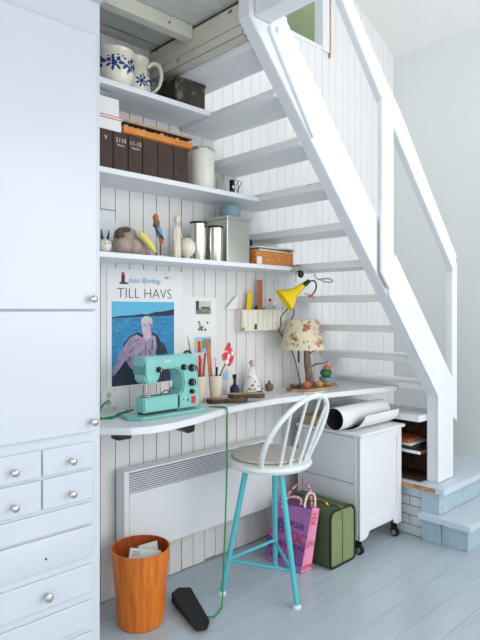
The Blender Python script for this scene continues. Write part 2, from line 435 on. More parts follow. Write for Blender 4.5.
# open shelf box built under the lowest treads
bk = thing('stair_cubby', 'white open cubby with one shelf built in under the lowest stair treads', 'shelf unit', (3.18, 1.98, .332))
b = MB(); b.box(3.045, 3.32, 1.665, YN-.001, .690, .728, 'stair', bev=.003); b.build('top', bk)
b = MB(); b.box(3.06, 3.072, 1.67, YN-.002, .497, .514, 'stair', bev=.002); b.box(3.0725, 3.29, 1.67, YN-.002, .497, .513, 'darkwood'); b.build('shelf', bk)  # white lip; shelf behind it coloured dark for the shade inside the cubby
b = MB(); b.box(3.075, 3.29, 1.67, YN-.002, .3325, .338, 'darkwood'); b.box(3.137, 3.29, 1.665, 1.669, .3325, .689, 'darkwood'); b.box(3.075, 3.29, 1.67, YN-.002, .684, .6895, 'darkwood'); b.build('shade_lining', bk, label='added inner boards coloured dark for the shade inside the cubby')  # added boards, shade of the cubby interior put into their dark colour
b = MB(); b.box(3.29, 3.31, 1.67, YN-.002, .333, .495, 'darkwood'); b.box(3.29, 3.31, 1.67, YN-.002, .518, .69, 'darkwood'); b.build('back_panel', bk, label='dark brown back board')

# ================================================================== PLATFORM AND STEP
pf = thing('stair_platform', 'raised pale blue painted platform at the foot of the staircase', 'platform', (3.45, 1.92, 0))
b = MB(); b.box(3.035, XR-.001, 1.505, YN-.001, .297, .331, 'plat', bev=.003); b.build('top', pf)
b = MB(); b.box(3.11, XR-.001, 1.545, 1.57, 0, .296, 'blue', bev=.002); b.box(3.062, 3.135, 1.548, 1.66, 0.0, .296, 'blue', bev=.003); b.build('riser', pf, label='blue painted riser with corner block')
b = MB()
for r in range(5):
    for c in range(4):
        y0 = 1.663+c*.17-(r % 2)*.08
        b.box(3.085, 3.14, max(1.663, y0), min(YN-.004, y0+.165), .003+r*.058, .003+r*.058+.054, 'brick', bev=.004)
b.box(3.10, 3.14, 1.663, YN-.004, .001, .294, 'brick')
b.build('side_wall', pf, label='white painted brick side')
b = MB(); b.box(3.030, 3.0345, 1.56, 2.25, .302, .326, 'rawwood'); b.build('edge_strip', pf, label='worn bare wood edge')
sp = thing('lower_step', 'low pale blue wooden step in front of the platform', 'step', (3.44, 1.46, 0))
b = MB(); b.prism([(3.01, 1.655), (3.01, 1.345), (XR-.001, 1.345), (XR-.001, 1.543), (3.06, 1.543), (3.06, 1.655)], .139, .172, 'z', 'plat', bev=.003); b.build('tread', sp)
b = MB(); b.box(3.085, XR-.001, 1.39, 1.42, 0, .138, 'blue', bev=.002); b.box(3.085, 3.11, 1.42, 1.545, 0, .138, 'blue', bev=.002); b.build('riser', sp)

# ================================================================== CABINET
XC = 1.018; YC = 1.78
cb = thing('wall_cabinet', 'tall pale blue-white built-in cabinet with doors above small drawers', 'cabinet', (.2, 2.05, 0))
b = MB()
b.box(-.9, XC, YC, YC+.012, 0, 2.43, 'cab', bev=.003)
b.box(-.9, XC-.0, YC+.012, YN-.001, 2.40, 2.43, 'cab'); b.box(XC-.025, XC, YC+.012, YN-.001, 0, 2.40, 'cab')
b.box(-.9, XC-.03, YC+.10, YN-.001, 0, 2.39, 'cab')
b.build('carcass', cb)
def knob(parent, x, z, r=.0135, y=YC, m='metal'):
    k = MB()
    q = Matrix.Rotation(PI/2, 4, 'X')
    k.lathe([(0, 0), (.008, 0), (.0055, .006), (.0055, .012), (r*.8, .017), (r, .022), (r*.92, .028), (r*.5, .032), (0, .033)], (x, y, z), m, 24, mt=q)
    k.build('knob', parent)
def door(x0, x1, z0, z1, kx=None, kz=None, name='door'):
    d = MB(); d.box(x0, x1, YC-.018, YC-.001, z0, z1, 'cab', bev=.003); o = d.build(name, cb)
    if kx is not None: knob(o, kx, kz, y=YC-.018)
    return o
door(.18, .996, 1.352, 2.305, .972, 1.388)
d = MB(); d.box(.18, .995, YC-.016, YC-.001, .930, 1.346, 'cab', bev=.003); dd = d.build('door', cb); knob(dd, .976, .965, y=YC-.016)
d = MB(); d.box(-.65, .174, YC-.018, YC-.001, 1.352, 2.305, 'cab', bev=.003); dd = d.build('door', cb)
d = MB(); d.box(-.65, .174, YC-.016, YC-.001, .930, 1.346, 'cab', bev=.003); dd = d.build('door', cb)
for (x0, x1, kx) in ((.805, .985, .900), (.600, .800, .706), (.385, .595, .49)):
    for (z0, z1, kz) in ((.806, .893, .843), (.697, .796, .733)):
        d = MB(); d.box(x0, x1, YC-.010, YC-.001, z0, z1, 'cab', bev=.003); o = d.build('drawer', cb); knob(o, kx, kz, .0125, y=YC-.010)
for (z0, z1, kn) in ((.612, .684, 0), (.497, .604, 1), (.372, .470, 2), (.255, .345, 0), (.13, .235, 0)):
    d = MB(); d.box(.30, .985, YC-.010, YC-.001, z0, z1, 'cab', bev=.003)
    if kn == 1: d.cyl((.815, YC-.011, .536), (.815, YC-.0095, .536), .004, 'gap')
    o = d.build('drawer', cb)
    if kn == 2: knob(o, .815, .418, .015, y=YC-.010, m='tinmetal')

# ================================================================== SHELVES AND DESK
def shelf(z0, z1, x1, label, y0=2.078):
    b = MB(); b.box(XC+.002, x1, y0, YN-.001, z0, z1, 'shelf', bev=.003)
    return b.build('wall_shelf', label=label, cat='shelf')
shelf(2.290, 2.315, 1.792, 'top white shelf carrying the blue flowered china')
shelf(1.921, 1.945, 2.124, 'middle white shelf carrying the dark brown files')
shelf(1.570, 1.593, 2.452, 'lowest white shelf above the poster, carrying tins and figurines')
b = MB()
edge = [(1.022, 2.07), (1.10, 2.045), (1.17, 1.985), (1.235, 1.915), (1.31, 1.885), (1.40, 1.882), (1.55, 1.905), (1.70, 1.955), (1.85, 2.0), (2.0, 2.018), (2.2, 2.018), (2.4, 1.995), (3.108, 1.845)]
b.prism(edge+[(3.108, YN-.001), (1.022, YN-.001)], .852, .881, 'z', 'shelf', bev=.004)
dk = b.build('wall_desk', label='long white wall-mounted desk top with a curved front edge', cat='desk')
b = MB(); b.prism([(3.1085, 1.845), (3.1125, 1.845), (3.1125, YN-.001), (3.1085, YN-.001)], .853, .880, 'z', 'rawwood'); b.build('end_strip', dk, label='worn wooden right end of the desk')
# clips under the desk
b = MB(); b.box(1.275, 1.345, 2.08, 2.14, .795, .851, 'black', bev=.006); b.build('socket_box', label='black box fixed under the left end of the desk', cat='box')
b = MB(); b.prism([(1.50, .851), (1.625, .851), (1.62, .80), (1.585, .795)], 1.99, 2.08, 'y', 'black', bev=.004); b.build('desk_bracket', label='black wedge bracket under the desk below the sewing machine', cat='bracket')

# ================================================================== HEATER
ht = thing('panel_heater', 'long white electric panel heater on the wall under the desk', 'heater', (1.85, 2.27, .215))
X0, X1 = 1.398, 2.40
b = MB()
b.box(X0+.029, X1-.029, 2.229, 2.237, .215, .50, 'heater', bev=.002)
b.box(X0, X0+.028, 2.228, 2.30, .215, .607, 'heater', bev=.004); b.box(X1-.028, X1, 2.228, 2.30, .215, .607, 'heater', bev=.004)
b.box(X0+.029, X1-.029, 2.229, 2.30, .596, .607, 'heater', bev=.003)
b.box(X0+.029, X1-.029, 2.288, 2.299, .216, .595, 'heater')
b.build('casing', ht)
b = MB()
for i in range(9):
    z = .504+i*.0102
    b.box(X0+.029, X1-.029, 2.230, 2.250, z, z+.0048, 'heater', rot=Matrix.Rotation(-.3, 3, 'X'), piv=(0, 2.23, z))
b.build('grille', ht)
b = MB(); b.box(X0+.03, X1-.03, 2.262, 2.27, .25, .59, 'heatdark'); b.build('heating_element', ht)
for xb in (1.5, 2.2):
    b = MB(); b.box(xb, xb+.03, 2.30, YN-.001, .3, .55, 'heater'); b.build('wall_bracket', ht)

# ================================================================== STOOL CHAIR
sx, sy = 2.0, 1.885
ch = thing('windsor_stool', 'pale mint spindle-back stool with turquoise legs pulled up to the desk', 'chair', (sx, sy, 0))
b = MB(); b.lathe([(0, .598), (.17, .598), (.198, .603), (.207, .617), (.204, .632), (.19, .637), (0, .637)], (sx, sy, 0), 'paleturq', 48); b.build('seat', ch)
b = MB(); b.lathe([(0, .638), (.165, .638), (.178, .646), (.172, .656), (.12, .664), (0, .667)], (sx, sy+.015, 0), 'cushion', 40); b.build('cushion', ch)
feet = [(1.792, 1.998), (1.955, 1.672), (2.172, 2.005)]; tops = [(1.905, 1.945), (1.975, 1.79), (2.085, 1.93)]
for (fx, fy), (tx, ty) in zip(feet, tops):
    b = MB(); b.cyl((fx, fy, .012), (tx, ty, .600), .0125, 'turq', .0145, 16); o = b.build('leg', ch)
    c = MB(); c.lathe([(0, 0), (.019, 0), (.019, .008), (.014, .014), (0, .014)], (fx, fy, 0), 'paleturq', 20); c.build('foot_cap', o)
def legat(i, z):
    t = z/.6; return (feet[i][0]*(1-t)+tops[i][0]*t, feet[i][1]*(1-t)+tops[i][1]*t, z)
for i, j, z in ((0, 1, .155), (1, 2, .15), (0, 2, .16)):
    b = MB(); b.cyl(legat(i, z), legat(j, z), .008, 'turq', seg=12); b.build('stretcher', ch)
bow = [(1.845, 1.79, .630), (1.795, 1.735, .70), (1.785, 1.685, .79), (1.825, 1.645, .87), (1.89, 1.618, .928), (1.965, 1.605, .958), (2.035, 1.603, .962), (2.09, 1.613, .935), (2.122, 1.633, .88), (2.122, 1.665, .79), (2.11, 1.70, .71), (2.098, 1.735, .630)]
b = MB(); b.tube(bow, .0125, 'paleturq', 12, 5); b.build('bow', ch)
def catp(t):
    n = len(bow)-1; i = min(int(t*n), n-1); q = t*n-i
    return tuple(bow[i][k]*(1-q)+bow[i+1][k]*q for k in range(3))
for (bx, by), t in (((1.915, 1.738), .33), ((1.965, 1.725), .44), ((2.02, 1.715), .56), ((2.065, 1.722), .68)):
    b = MB(); b.cyl((bx, by, .630), catp(t), .0078, 'paleturq', .0068, 12); b.build('spindle', ch)

# ================================================================== BIN
bn = thing('waste_bin', 'round orange bent-plywood waste bin on the floor below the heater', 'bin', (1.38, 2.068, 0))
b = MB(); c = (1.38, 2.068, 0)
b.lathe([(0, 0), (.094, 0), (.099, .004), (.126, .325), (.121, .325)], c, 'binwood', 48)
b.lathe([(.121, .325), (.094, .012), (0, .012)], c, 'binin', 48)
b.build('bin_body', bn)
def envelope(c, wd, up, W_, H_, label, stamp):
    wd = Vector(wd).normalized(); up = Vector(up); up = (up-wd*up.dot(wd)).normalized(); n_ = wd.cross(up)
    e = MB(); e.box(-W_/2, W_/2, -H_/2, H_/2, -.001, .001, 'paper')
    if stamp:
        e.box(-W_/2+.006, -W_/2+.042, -H_/2+.006, -H_/2+.034, .0008, .0014, 'leaf')
        for k in range(3): e.box(-W_/2+.012, -W_/2+.045, H_/2-.016-.008*k, H_/2-.013-.008*k, .0008, .0013, 'photogrey')
    mx = Matrix((wd, up, n_)).transposed().to_4x4(); mx.translation = Vector(c)
    for v in e.bm.verts: v.co = mx @ v.co
    e.build('envelope', label=label, cat='envelope')
envelope((1.382, 2.045, .265), (.72, -.66, -.10), (.35, .38, .85), .135, .10, 'white envelope with a green printed stamp inside the orange bin', True)
envelope((1.437, 2.085, .27), (.72, -.62, .25), (.30, .40, .85), .085, .09, 'plain white letter behind the stamped envelope inside the orange bin', False)

# ================================================================== PEDAL
b = MB()
pp = [(1.655, 2.135), (1.70, 2.10), (1.615, 1.865), (1.575, 1.835), (1.535, 1.86), (1.60, 2.115)]
b.prism(pp, .006, .045, 'z', 'blackmat', bev=.008)
for v in b.bm.verts:
    if v.co.z > .02: v.co.z = .022+.034*max(0, min(1, (v.co.y-1.84)/.28))
    v.co.x -= .045; v.co.y -= .035
pd = b.build('foot_pedal', label='black sewing machine foot pedal lying on the floor', cat='foot pedal')
for x_, y_ in ((1.525, 1.835), (1.555, 1.845), (1.595, 2.055), (1.625, 2.05)):
    b = MB(); b.cyl((x_, y_, 0), (x_, y_, .008), .008, 'blackmat'); b.build('rubber_foot', pd)
b = MB()
b.tube([(1.735, 2.06, .8865), (1.78, 2.055, .8855), (1.80, 2.02, .8855), (1.802, 1.985, .886), (1.802, 1.974, .872), (1.800, 1.972, .82), (1.797, 1.97, .60), (1.785, 1.965, .40), (1.765, 1.955, .2), (1.735, 1.93, .06), (1.70, 1.90, .008), (1.63, 1.868, .005), (1.588, 1.863, .02)], .0038, 'green', 8, 8)
b.build('pedal_cable', label='green cable hanging from the desk edge down to the foot pedal', cat='cable')
b = MB()
b.tube([(1.37, 2.31, .935), (1.31, 2.27, .915), (1.245, 2.215, .8875), (1.27, 2.13, .8855), (1.35, 2.20, .8855), (1.43, 2.235, .8855), (1.46, 2.25, .8855)], .004, 'green', 8, 8)
b.tube([(1.04, 2.25, .94), (1.10, 2.24, .905), (1.18, 2.16, .8865), (1.25, 2.15, .8865), (1.33, 2.165, .8865), (1.40, 2.20, .8865), (1.43, 2.26, .8865)], .004, 'green', 8, 8)
b.build('power_cable', label='green cables looped on the desk left of the sewing machine', cat='cable')
sk = thing('wall_socket', 'square white wall socket above the left end of the desk', 'socket', (1.363, YN, .895))
b = MB(); b.box(1.325, 1.402, YN-.012, YN-.0005, .898, .975, 'heater', bev=.004); b.build('plate', sk)
for zz in (.918, .955):
    b = MB(); b.cyl((1.363, YN-.0125, zz), (1.363, YN-.0105, zz), .014, 'photolt'); 
    for dx in (-.005, .005): b.cyl((1.363+dx, YN-.0135, zz), (1.363+dx, YN-.0115, zz), .002, 'gap', seg=8)
    b.build('outlet', sk)

# ================================================================== POSTER
po = thing('poster', 'large paper poster with a blue sea photograph of a man, pinned above the sewing machine', 'poster', (1.58, YN, .99))
b = MB(); b.box(1.358, 1.800, YN-.003, YN-.0015, .985, 1.545, 'paper'); b.build('sheet', po)
px0, px1, pz0, pz1 = 1.384, 1.745, .992, 1.390
b = MB(); yy = YN-.0034
def art(pts, m, d=0):
    b.prism([(px0+(px1-px0)*u, pz0+(pz1-pz0)*v) for u, v in pts], yy-.0003-d*.0003, yy+.0002-d*.0003, 'y', m)
art([(0, 0), (1, 0), (1, 1), (0, 1)], 'seab')
art([(0, .82), (1, .84), (1, 1), (0, 1)], 'skyb', 1)
art([(0, .81), (.12, .83), (.3, .835), (.45, .85), (.55, .845), (.68, .875), (.8, .88), (1, .91), (1, .83), (.6, .822), (0, .80)], 'navy', 2)
art([(.0, .12), (.05, .13), (.14, .30), (.18, .50), (.26, .58), (.40, .63), (.47, .60), (.60, .64), (.72, .58), (.80, .46), (.82, .30), (.82, 0), (0, 0)], 'navy', 3)
art([(0, .17), (.06, .30), (.16, .44), (.27, .57), (.38, .60), (.47, .56), (.58, .60), (.68, .57), (.70, .44), (.66, .30), (.60, .18), (.40, .14), (.28, .20), (.20, .30), (.13, .22), (.05, .14)], 'lav', 4)
art([(.47, .64), (.61, .64), (.61, .56), (.54, .52), (.48, .57)], 'face', 5)
art([(.45, .70), (.465, .635), (.495, .59), (.54, .575), (.585, .60), (.61, .65), (.62, .73), (.60, .77), (.54, .785), (.475, .77), (.45, .74)], 'face', 6)
art([(.44, .72), (.45, .79), (.50, .825), (.57, .825), (.62, .79), (.63, .71), (.605, .755), (.54, .765), (.47, .755)], 'photolt', 7)
for ex in (.50, .575):
    art([(ex-.018, .708), (ex+.018, .708), (ex+.014, .718), (ex-.014, .718)], 'ink', 7); art([(ex-.022, .728), (ex+.022, .728), (ex+.015, .735), (ex-.015, .735)], 'lav', 7)
art([(.505, .645), (.54, .628), (.575, .645), (.54, .640)], 'ink', 7); art([(.515, .643), (.54, .634), (.565, .643), (.54, .6405)], 'paper', 8); art([(.595, .62), (.61, .65), (.62, .73), (.60, .72), (.585, .65)], 'lav', 7)
art([(.53, .665), (.55, .665), (.542, .71)], 'lav', 7)
art([(.505, .14), (.515, .14), (.525, .50), (.515, .50)], 'navy', 7)
for (u, v, a) in ((.30, .42, .8), (.24, .30, 1.0), (.40, .32, 1.3), (.58, .36, 1.9), (.62, .48, 1.5), (.34, .52, .5)):
    dx, dz = math.cos(a)*.06, math.sin(a)*.06
    art([(u-dx, v-dz), (u-dx+.012, v-dz), (u+dx+.012, v+dz), (u+dx, v+dz)], 'navy', 7)
art([(.73, .0), (.74, .42), (.80, .50), (.86, .42), (.90, .30), (.93, .10), (.93, 0)], 'navy', 5)
for i in range(26):
    u, v = random.random()*.95, .30+random.random()*.47
    if .12 < u < .85 and v < .72: continue
    art([(u, v), (u+.05, v+.006), (u+.02, v+.012)], 'skyb', 1)
b.build('printed_photograph', po)
text('TILL', .070, 'ink', WALLFRAME(1.475, YN-.004, 1.428), po, 'title_word', .0004, bold=-.0012)
text('HAVS', .070, 'ink', WALLFRAME(1.645, YN-.004, 1.428), po, 'title_word', .0004, bold=-.0012)
text('Jussi Björling', .036, 'script', WALLFRAME(1.565, YN-.004, 1.492), po, 'script_lettering', .0004, .35)
text('Nr 1', .018, 'ink', WALLFRAME(1.705, YN-.004, 1.512), po, 'small_lettering', .0004)
b = MB(); b.box(1.435, 1.455, YN-.0040, YN-.0030, 1.475, 1.517, 'ink'); b.sph((1.445, YN-.004, 1.522), .009, 'red', (1, .08, 1), sub=2); b.box(1.425, 1.470, YN-.0042, YN-.003, 1.473, 1.482, 'ink'); b.build('emblem', po, label='small tower emblem in black and red')

# ================================================================== PINNED SHEET AND PHOTOGRAPHS
b = MB(); b.box(1.800, 1.818, YN-.004, YN-.001, .90, 1.43, 'paper'); b.box(1.818, 2.035, YN-.0025, YN-.001, 1.09, 1.418, 'paper')
b.build('paper_sheet', label='tall white sheet of paper on the wall right of the poster', cat='paper')
def photo(x0, x1, z0, z1, label, fn):
    b = MB(); b.box(x0, x1, YN-.004, YN-.0028, z0, z1, 'paper'); fn(b, x0, x1, z0, z1)
    return b.build('pinned_photo', label=label, cat='photo', group='photographs pinned beside the poster')
def ph1(b, x0, x1, z0, z1):
    h = z1-z0
    b.box(x0, x1, YN-.0046, YN-.004, z0+h*.45, z1-h*.02, 'photolt'); b.box(x0, x1, YN-.0048, YN-.004, z0, z0+h*.42, 'photogrey'); b.box(x0, x0+.02, YN-.005, YN-.004, z0+h*.3, z1, 'ink'); b.box(x0+.035, x1-.01, YN-.005, YN-.004, z0+h*.42, z0+h*.55, 'ink')
def ph2(b, x0, x1, z0, z1):
    for i in range(14):
        u = x0+.008+random.random()*(x1-x0-.016); v = z0+.008+random.random()*(z1-z0-.016)
        b.sph((u, YN-.004, v), .007, 'photogrey' if i % 2 else 'ink', (1, .06, 1), sub=1)
def ph3(b, x0, x1, z0, z1):
    b.box(x0, x1, YN-.0046, YN-.004, z0, z1, 'ltblue'); b.box(x0+.0, x0+.05, YN-.005, YN-.004, z0+.03, z1-.02, 'yelprint'); b.box(x0+.05, x1, YN-.005, YN-.004, z0+.02, z0+.07, 'leaf'); b.box(x0+.02, x0+.04, YN-.0054, YN-.005, z0, z0+.06, 'red')
photo(1.888, 1.992, 1.328, 1.398, 'landscape photograph with dark water, topmost of three on the wall', ph1)
photo(1.900, 1.985, 1.232, 1.300, 'speckled black and white photograph, middle one of three on the wall', ph2)
photo(1.880, 1.992, 1.125, 1.206, 'yellow and blue colour photograph, lowest of three on the wall', ph3)

# ================================================================== SEWING MACHINE
sm = thing('sewing_machine', 'mint green sewing machine with free arm and black knobs on the desk', 'sewing machine', (1.52, 2.06, .881))
b = MB(); b.prism([(1.30, 2.05), (1.345, 1.998), (1.70, 1.998), (1.745, 2.04), (1.735, 2.14), (1.32, 2.14)], .882, .896, 'z', 'teal', bev=.005); b.build('base_plate', sm)
y0, y1 = 2.022, 2.115
b = MB()
body = [(1.330, 1.148), (1.320, 1.130), (1.327, 1.045), (1.345, 1.030), (1.395, 1.030), (1.418, 1.052), (1.43, 1.088), (1.52, 1.090), (1.553, 1.080), (1.574, 1.055), (1.578, 1.010), (1.570, .985), (1.545, .970), (1.545, .905), (1.690, .905), (1.694, .93), (1.672, 1.128), (1.665, 1.146), (1.650, 1.149)]
b.prism(body, y0, y1, 'y', 'teal', bev=.008); b.build('machine_body', sm)
b = MB(); b.prism([(1.322, .962), (1.330, .970), (1.56, .972), (1.56, .905), (1.325, .905)], 2.03, 2.10, 'y', 'teal', bev=.006); b.build('free_arm', sm)
b = MB(); b.box(1.335, 1.54, 2.035, 2.095, .896, .906, 'black'); b.build('base_foot', sm)
for kx, kz, r in ((1.408, 1.090, .013), (1.575, 1.092, .0135), (1.632, 1.086, .0175), (1.632, 1.020, .0175), (1.632, .978, .011)):
    k = MB(); q = Matrix.Rotation(PI/2, 4, 'X')
    k.lathe([(0, 0), (r, 0), (r, .008), (r*.85, .012), (r*.8, .018), (0, .019)], (kx, y0-.001, kz), 'black', 24, mt=q)
    k.box(kx-.002, kx+.002, y0-.022, y0-.019, kz-r*.5, kz+r*.5, 'metal')
    k.build('dial', sm)
b = MB(); b.tube([(1.645, 2.09, 1.149), (1.665, 2.09, 1.156), (1.690, 2.09, 1.150), (1.700, 2.09, 1.12), (1.700, 2.09, 1.06)], .006, 'black', 10, 6); b.build('carrying_handle', sm)
b = MB(); b.cyl((1.682, 2.075, 1.07), (1.704, 2.075, 1.07), .026, 'black', seg=28); b.build('handwheel', sm)
b = MB(); b.box(1.634, 1.658, y0-.0025, y0-.0005, .922, .955, 'red'); b.build('sticker', sm, label='pink-red paper sticker')
b = MB(); b.box(1.604, 1.612, y0-.002, y0-.0005, .935, .948, 'ink'); b.cyl((1.575, y0-.002, .945), (1.575, y0-.0003, .945), .003, 'ink', seg=10); b.build('marking', sm)
b = MB(); b.box(1.44, 1.49, y0-.0012, y0+.0008, 1.120, 1.128, 'photolt'); b.build('name_strip', sm, label='faint pale lettering strip')
b = MB(); b.cyl((1.362, 2.06, 1.03), (1.362, 2.06, .985), .0035, 'metal'); b.cyl((1.362, 2.06, .99), (1.362, 2.06, .973), .0014, 'metal'); b.box(1.352, 1.378, 2.045, 2.072, .973, .977, 'metal'); b.build('needle_bar', sm)
b = MB(); b.cyl((1.362, 2.07, .972), (1.362, 2.07, .9735), .02, 'metal'); b.build('needle_plate', sm)
b = MB(); b.tube([(1.405, 2.01, 1.07), (1.40, 2.0, 1.0), (1.415, 2.02, .974)], .0012, 'ink', 6, 6); b.tube([(1.45, 2.06, .974), (1.48, 2.05, .992), (1.51, 2.055, .985), (1.525, 2.06, 1.0), (1.55, 2.06, .99)], .0025, 'ink', 6, 6); b.build('thread', sm)
b = MB(); b.box(1.322, 1.332, y0-.001, y1+.001, 1.07, 1.12, 'teald', bev=.003); b.build('end_cover', sm)

for o in sm.children:
    if o.name.startswith(('base_plate', 'marking', 'sticker')) and o.name.startswith('base_plate'): continue
    f_ = lambda X: 1.378+(X-1.33)*.817-1.52
    if o.name.startswith(('dial', 'sticker', 'handwheel')):
        cx_ = sum(v.co.x for v in o.data.vertices)/len(o.data.vertices); d_ = f_(cx_+1.52)-cx_
        for v in o.data.vertices: v.co.x += d_
    else:
        for v in o.data.vertices: v.co.x = f_(v.co.x+1.52)

# ================================================================== SHELF 1 CHINA
def patches(prof, c, specs, thick=.0008, b=None):
    """leaf patches on a lathe surface: (theta, z, len, wid, angle)"""
    b = b or MB()
    def R(z):
        for (r0, z0), (r1, z1) in zip(prof, prof[1:]):
            if min(z0, z1) <= z <= max(z0, z1) and abs(z1-z0) > 1e-6: return r0+(r1-r0)*(z-z0)/(z1-z0)
        return prof[0][0]
    for th, z, L, W, a, m in specs:
        pts = []
        for k in range(10):
            q = 2*PI*k/10; u = math.cos(q)*L/2; v = math.sin(q)*W/2
            du = u*math.cos(a)-v*math.sin(a); dz = u*math.sin(a)+v*math.cos(a)
            r = R(z+dz)+thick
            pts.append((c[0]+r*math.cos(th+du/r), c[1]+r*math.sin(th+du/r), c[2]+z+dz))
        cen = (c[0]+(R(z)+thick*1.8)*math.cos(th), c[1]+(R(z)+thick*1.8)*math.sin(th), c[2]+z)
        for k in range(10): b.face([cen, pts[k], pts[(k+1) % 10]], m)
    return b
def floral(th0, z, s, n=5, rnd=random):
    sp = [(th0+du, z+dz, s*.55, s*.5, 0, 'cobalt') for du, dz in ((0, 0),)]
    for i in range(7):
        a = i*2*PI/7; sp.append((th0+math.cos(a)*s*.5/.07, z+math.sin(a)*s*.5, s*.55, s*.25, a, 'cobalt'))
    for i in range(n):
        sgn = -1 if i % 2 else 1
        t = (i//2+1); sp.append((th0+sgn*(.35+.22*t), z+rnd.uniform(-.25, .35)*s*2, s*.75, s*.28, sgn*.7+rnd.uniform(-.5, .5), 'cobalt'))
        sp.append((th0+sgn*(.30+.25*t), z+rnd.uniform(.1, .7)*s*1.6, s*.3, s*.22, 0, 'cobalt'))
    return sp
z1s = 2.315
rb = random.Random(3)
bp = thing('china_pot', 'wide white china pot painted with cobalt blue flowers on the top shelf', 'pot', (1.312, 2.165, z1s))
prof = [(0, 0), (.058, 0), (.066, .008), (.084, .055), (.086, .095), (.080, .130), (.083, .150), (.086, .158), (.080, .159), (.074, .13), (.078, .06), (0, .02)]
c = (1.312, 2.165, z1s)
b = MB(); b.lathe(prof, c, 'china', 40)
patches(prof[1:8], c, floral(-2.15, .085, .046, 8, rb)+floral(-1.15, .085, .034, 6, rb)+floral(-3.0, .09, .034, 4, rb), b=b).build('pot_body', bp)
jg = thing('china_jug', 'tall white china jug with cobalt flowers and curved handle on the top shelf', 'jug', (1.462, 2.235, z1s))
prof = [(0, 0), (.048, 0), (.055, .006), (.073, .055), (.0745, .095), (.058, .148), (.055, .164), (.064, .192), (.066, .197), (.060, .197), (.050, .164), (.066, .09), (0, .02)]
c = (1.462, 2.235, z1s)
jb = MB(); jb.lathe(prof, c, 'china', 40)
b = MB(); b.tube([(1.506, 2.200, z1s+.165), (1.526, 2.183, z1s+.184), (1.546, 2.166, z1s+.174), (1.555, 2.158, z1s+.13), (1.545, 2.166, z1s+.075), (1.519, 2.188, z1s+.042)], .009, 'china', 12, 6, rad=[.009, .010, .010, .009, .008, .006]); b.build('handle', jg)
patches(prof[1:9], c, floral(-1.75, .078, .038, 6, rb)+floral(-.8, .08, .03, 4, rb), b=jb).build('jug_body', jg)
cr = thing('metal_crate', 'dark mottled box at the right end of the top shelf', 'box', (1.70, 2.20, z1s))
b = MB(); b.box(1.608, 1.786, 2.115, 2.27, z1s, z1s+.125, 'crate', bev=.004); b.build('box_body', cr)
b = MB(); b.box(1.604, 1.789, 2.112, 2.273, z1s+.118, z1s+.135, 'crate', bev=.004); b.build('lid', cr)

# ================================================================== SHELF 2
z2s = 1.945
names = ['leftmost dark brown file box on the middle shelf, half hidden behind the cabinet', 'dark brown file box lettered 2110, second from the left', 'dark brown file box lettered 11-15, third from the left', 'dark brown file box with a worn spine, fourth from the left', 'narrow dark brown file box, second from the right', 'dark brown file box beside the cream canister']
xs = [1.192, 1.264, 1.338, 1.412, 1.494, 1.582, 1.672]
for i in range(6):
    fb = thing('file_box', names[i], 'file box', ((xs[i]+xs[i+1])/2, 2.20, z2s), 0, 'dark file boxes on the middle shelf')
    b = MB(); b.box(xs[i]+.001, xs[i+1]-.0015, 2.100, 2.29, z2s, z2s+.165, 'binder', bev=.003); b.build('box_body', fb)
    xc = (xs[i]+xs[i+1])/2
    b = MB(); b.cyl((xc, 2.0985, z2s+.062), (xc, 2.102, z2s+.062), .011, 'black', seg=20); b.build('finger_hole', fb)
    if i in (0, 1, 2):
        text(['V', '2110', '11-15'][i], .026, 'letter', WALLFRAME(xc, 2.0990, z2s+.130), fb, 'lettering', .0003)
        if i: text(['', 'Bladen', 'Notiser'][i], .014, 'letter', WALLFRAME(xc, 2.0990, z2s+.110), fb, 'small_lettering', .0003)
# white boxes stacked on the files at left
b = MB(); b.box(1.18, 1.305, 2.102, 2.26, z2s+.166, z2s+.215, 'paper', bev=.002); b.build('card_box', label='white card box under the red-edged book on the left files', cat='box')
b = MB(); b.box(1.18, 1.304, 2.100, 2.26, z2s+.2155, z2s+.228, 'red', bev=.002); b.box(1.182, 1.302, 2.0995, 2.255, z2s+.2175, z2s+.2235, 'paper'); b.build('red_book', label='thin red book between two white boxes on the left files', cat='book')
b = MB(); b.box(1.185, 1.295, 2.105, 2.26, z2s+.2285, z2s+.304, 'paper', bev=.002); b.build('card_box', label='taller white card box, topmost of the pile on the left files', cat='box')
b = MB(); b.box(1.19, 1.27, 2.12, 2.24, z2s+.3045, z2s+.335, 'translucent', bev=.004); b.build('plastic_box', label='small clear plastic box on top of the white boxes', cat='box')
# wooden tray of finds
tr = thing('wooden_tray', 'shallow orange wooden tray filled with small spools on top of the dark files', 'tray', (1.50, 2.18, z2s+.166))
zt0 = z2s+.166
b = MB(); b.box(1.315, 1.69, 2.10, 2.27, zt0, zt0+.006, 'orangewood')
for a in ((1.315, 1.69, 2.10, 2.108), (1.315, 1.69, 2.262, 2.27)): b.box(*a, zt0, zt0+.034, 'orangewood', bev=.002)
for a in ((1.315, 1.323, 2.108, 2.262), (1.682, 1.69, 2.108, 2.262)): b.box(*a, zt0, zt0+.034, 'orangewood', bev=.002)
b.build('tray_body', tr)
rr = random.Random(5)
for i in range(11):
    b = MB(); x_ = 1.345+i*.031; m = ['cream', 'midwood', 'tan', 'cream', 'binder', 'orangewood'][i % 6]
    b.lathe([(0, 0), (.013, 0), (.013, .005), (.009, .007), (.009, .034), (.013, .036), (.013, .041), (0, .041)], (x_, 2.128+.01*rr.random(), zt0+.0065), m, 14)
    b.build('thread_spool', label='small wooden spool standing in the orange tray on the files', cat='spool', group='spools in the wooden tray')
for o in [o for o in bpy.data.objects if o.name.startswith('thread_spool')]: pass
b = MB()
b.box(1.32, 1.695, 2.10, 2.27, zt0+.049, zt0+.056, 'darkwood', bev=.002); b.box(1.32, 1.695, 2.098, 2.10, zt0+.052, zt0+.062, 'midwood')
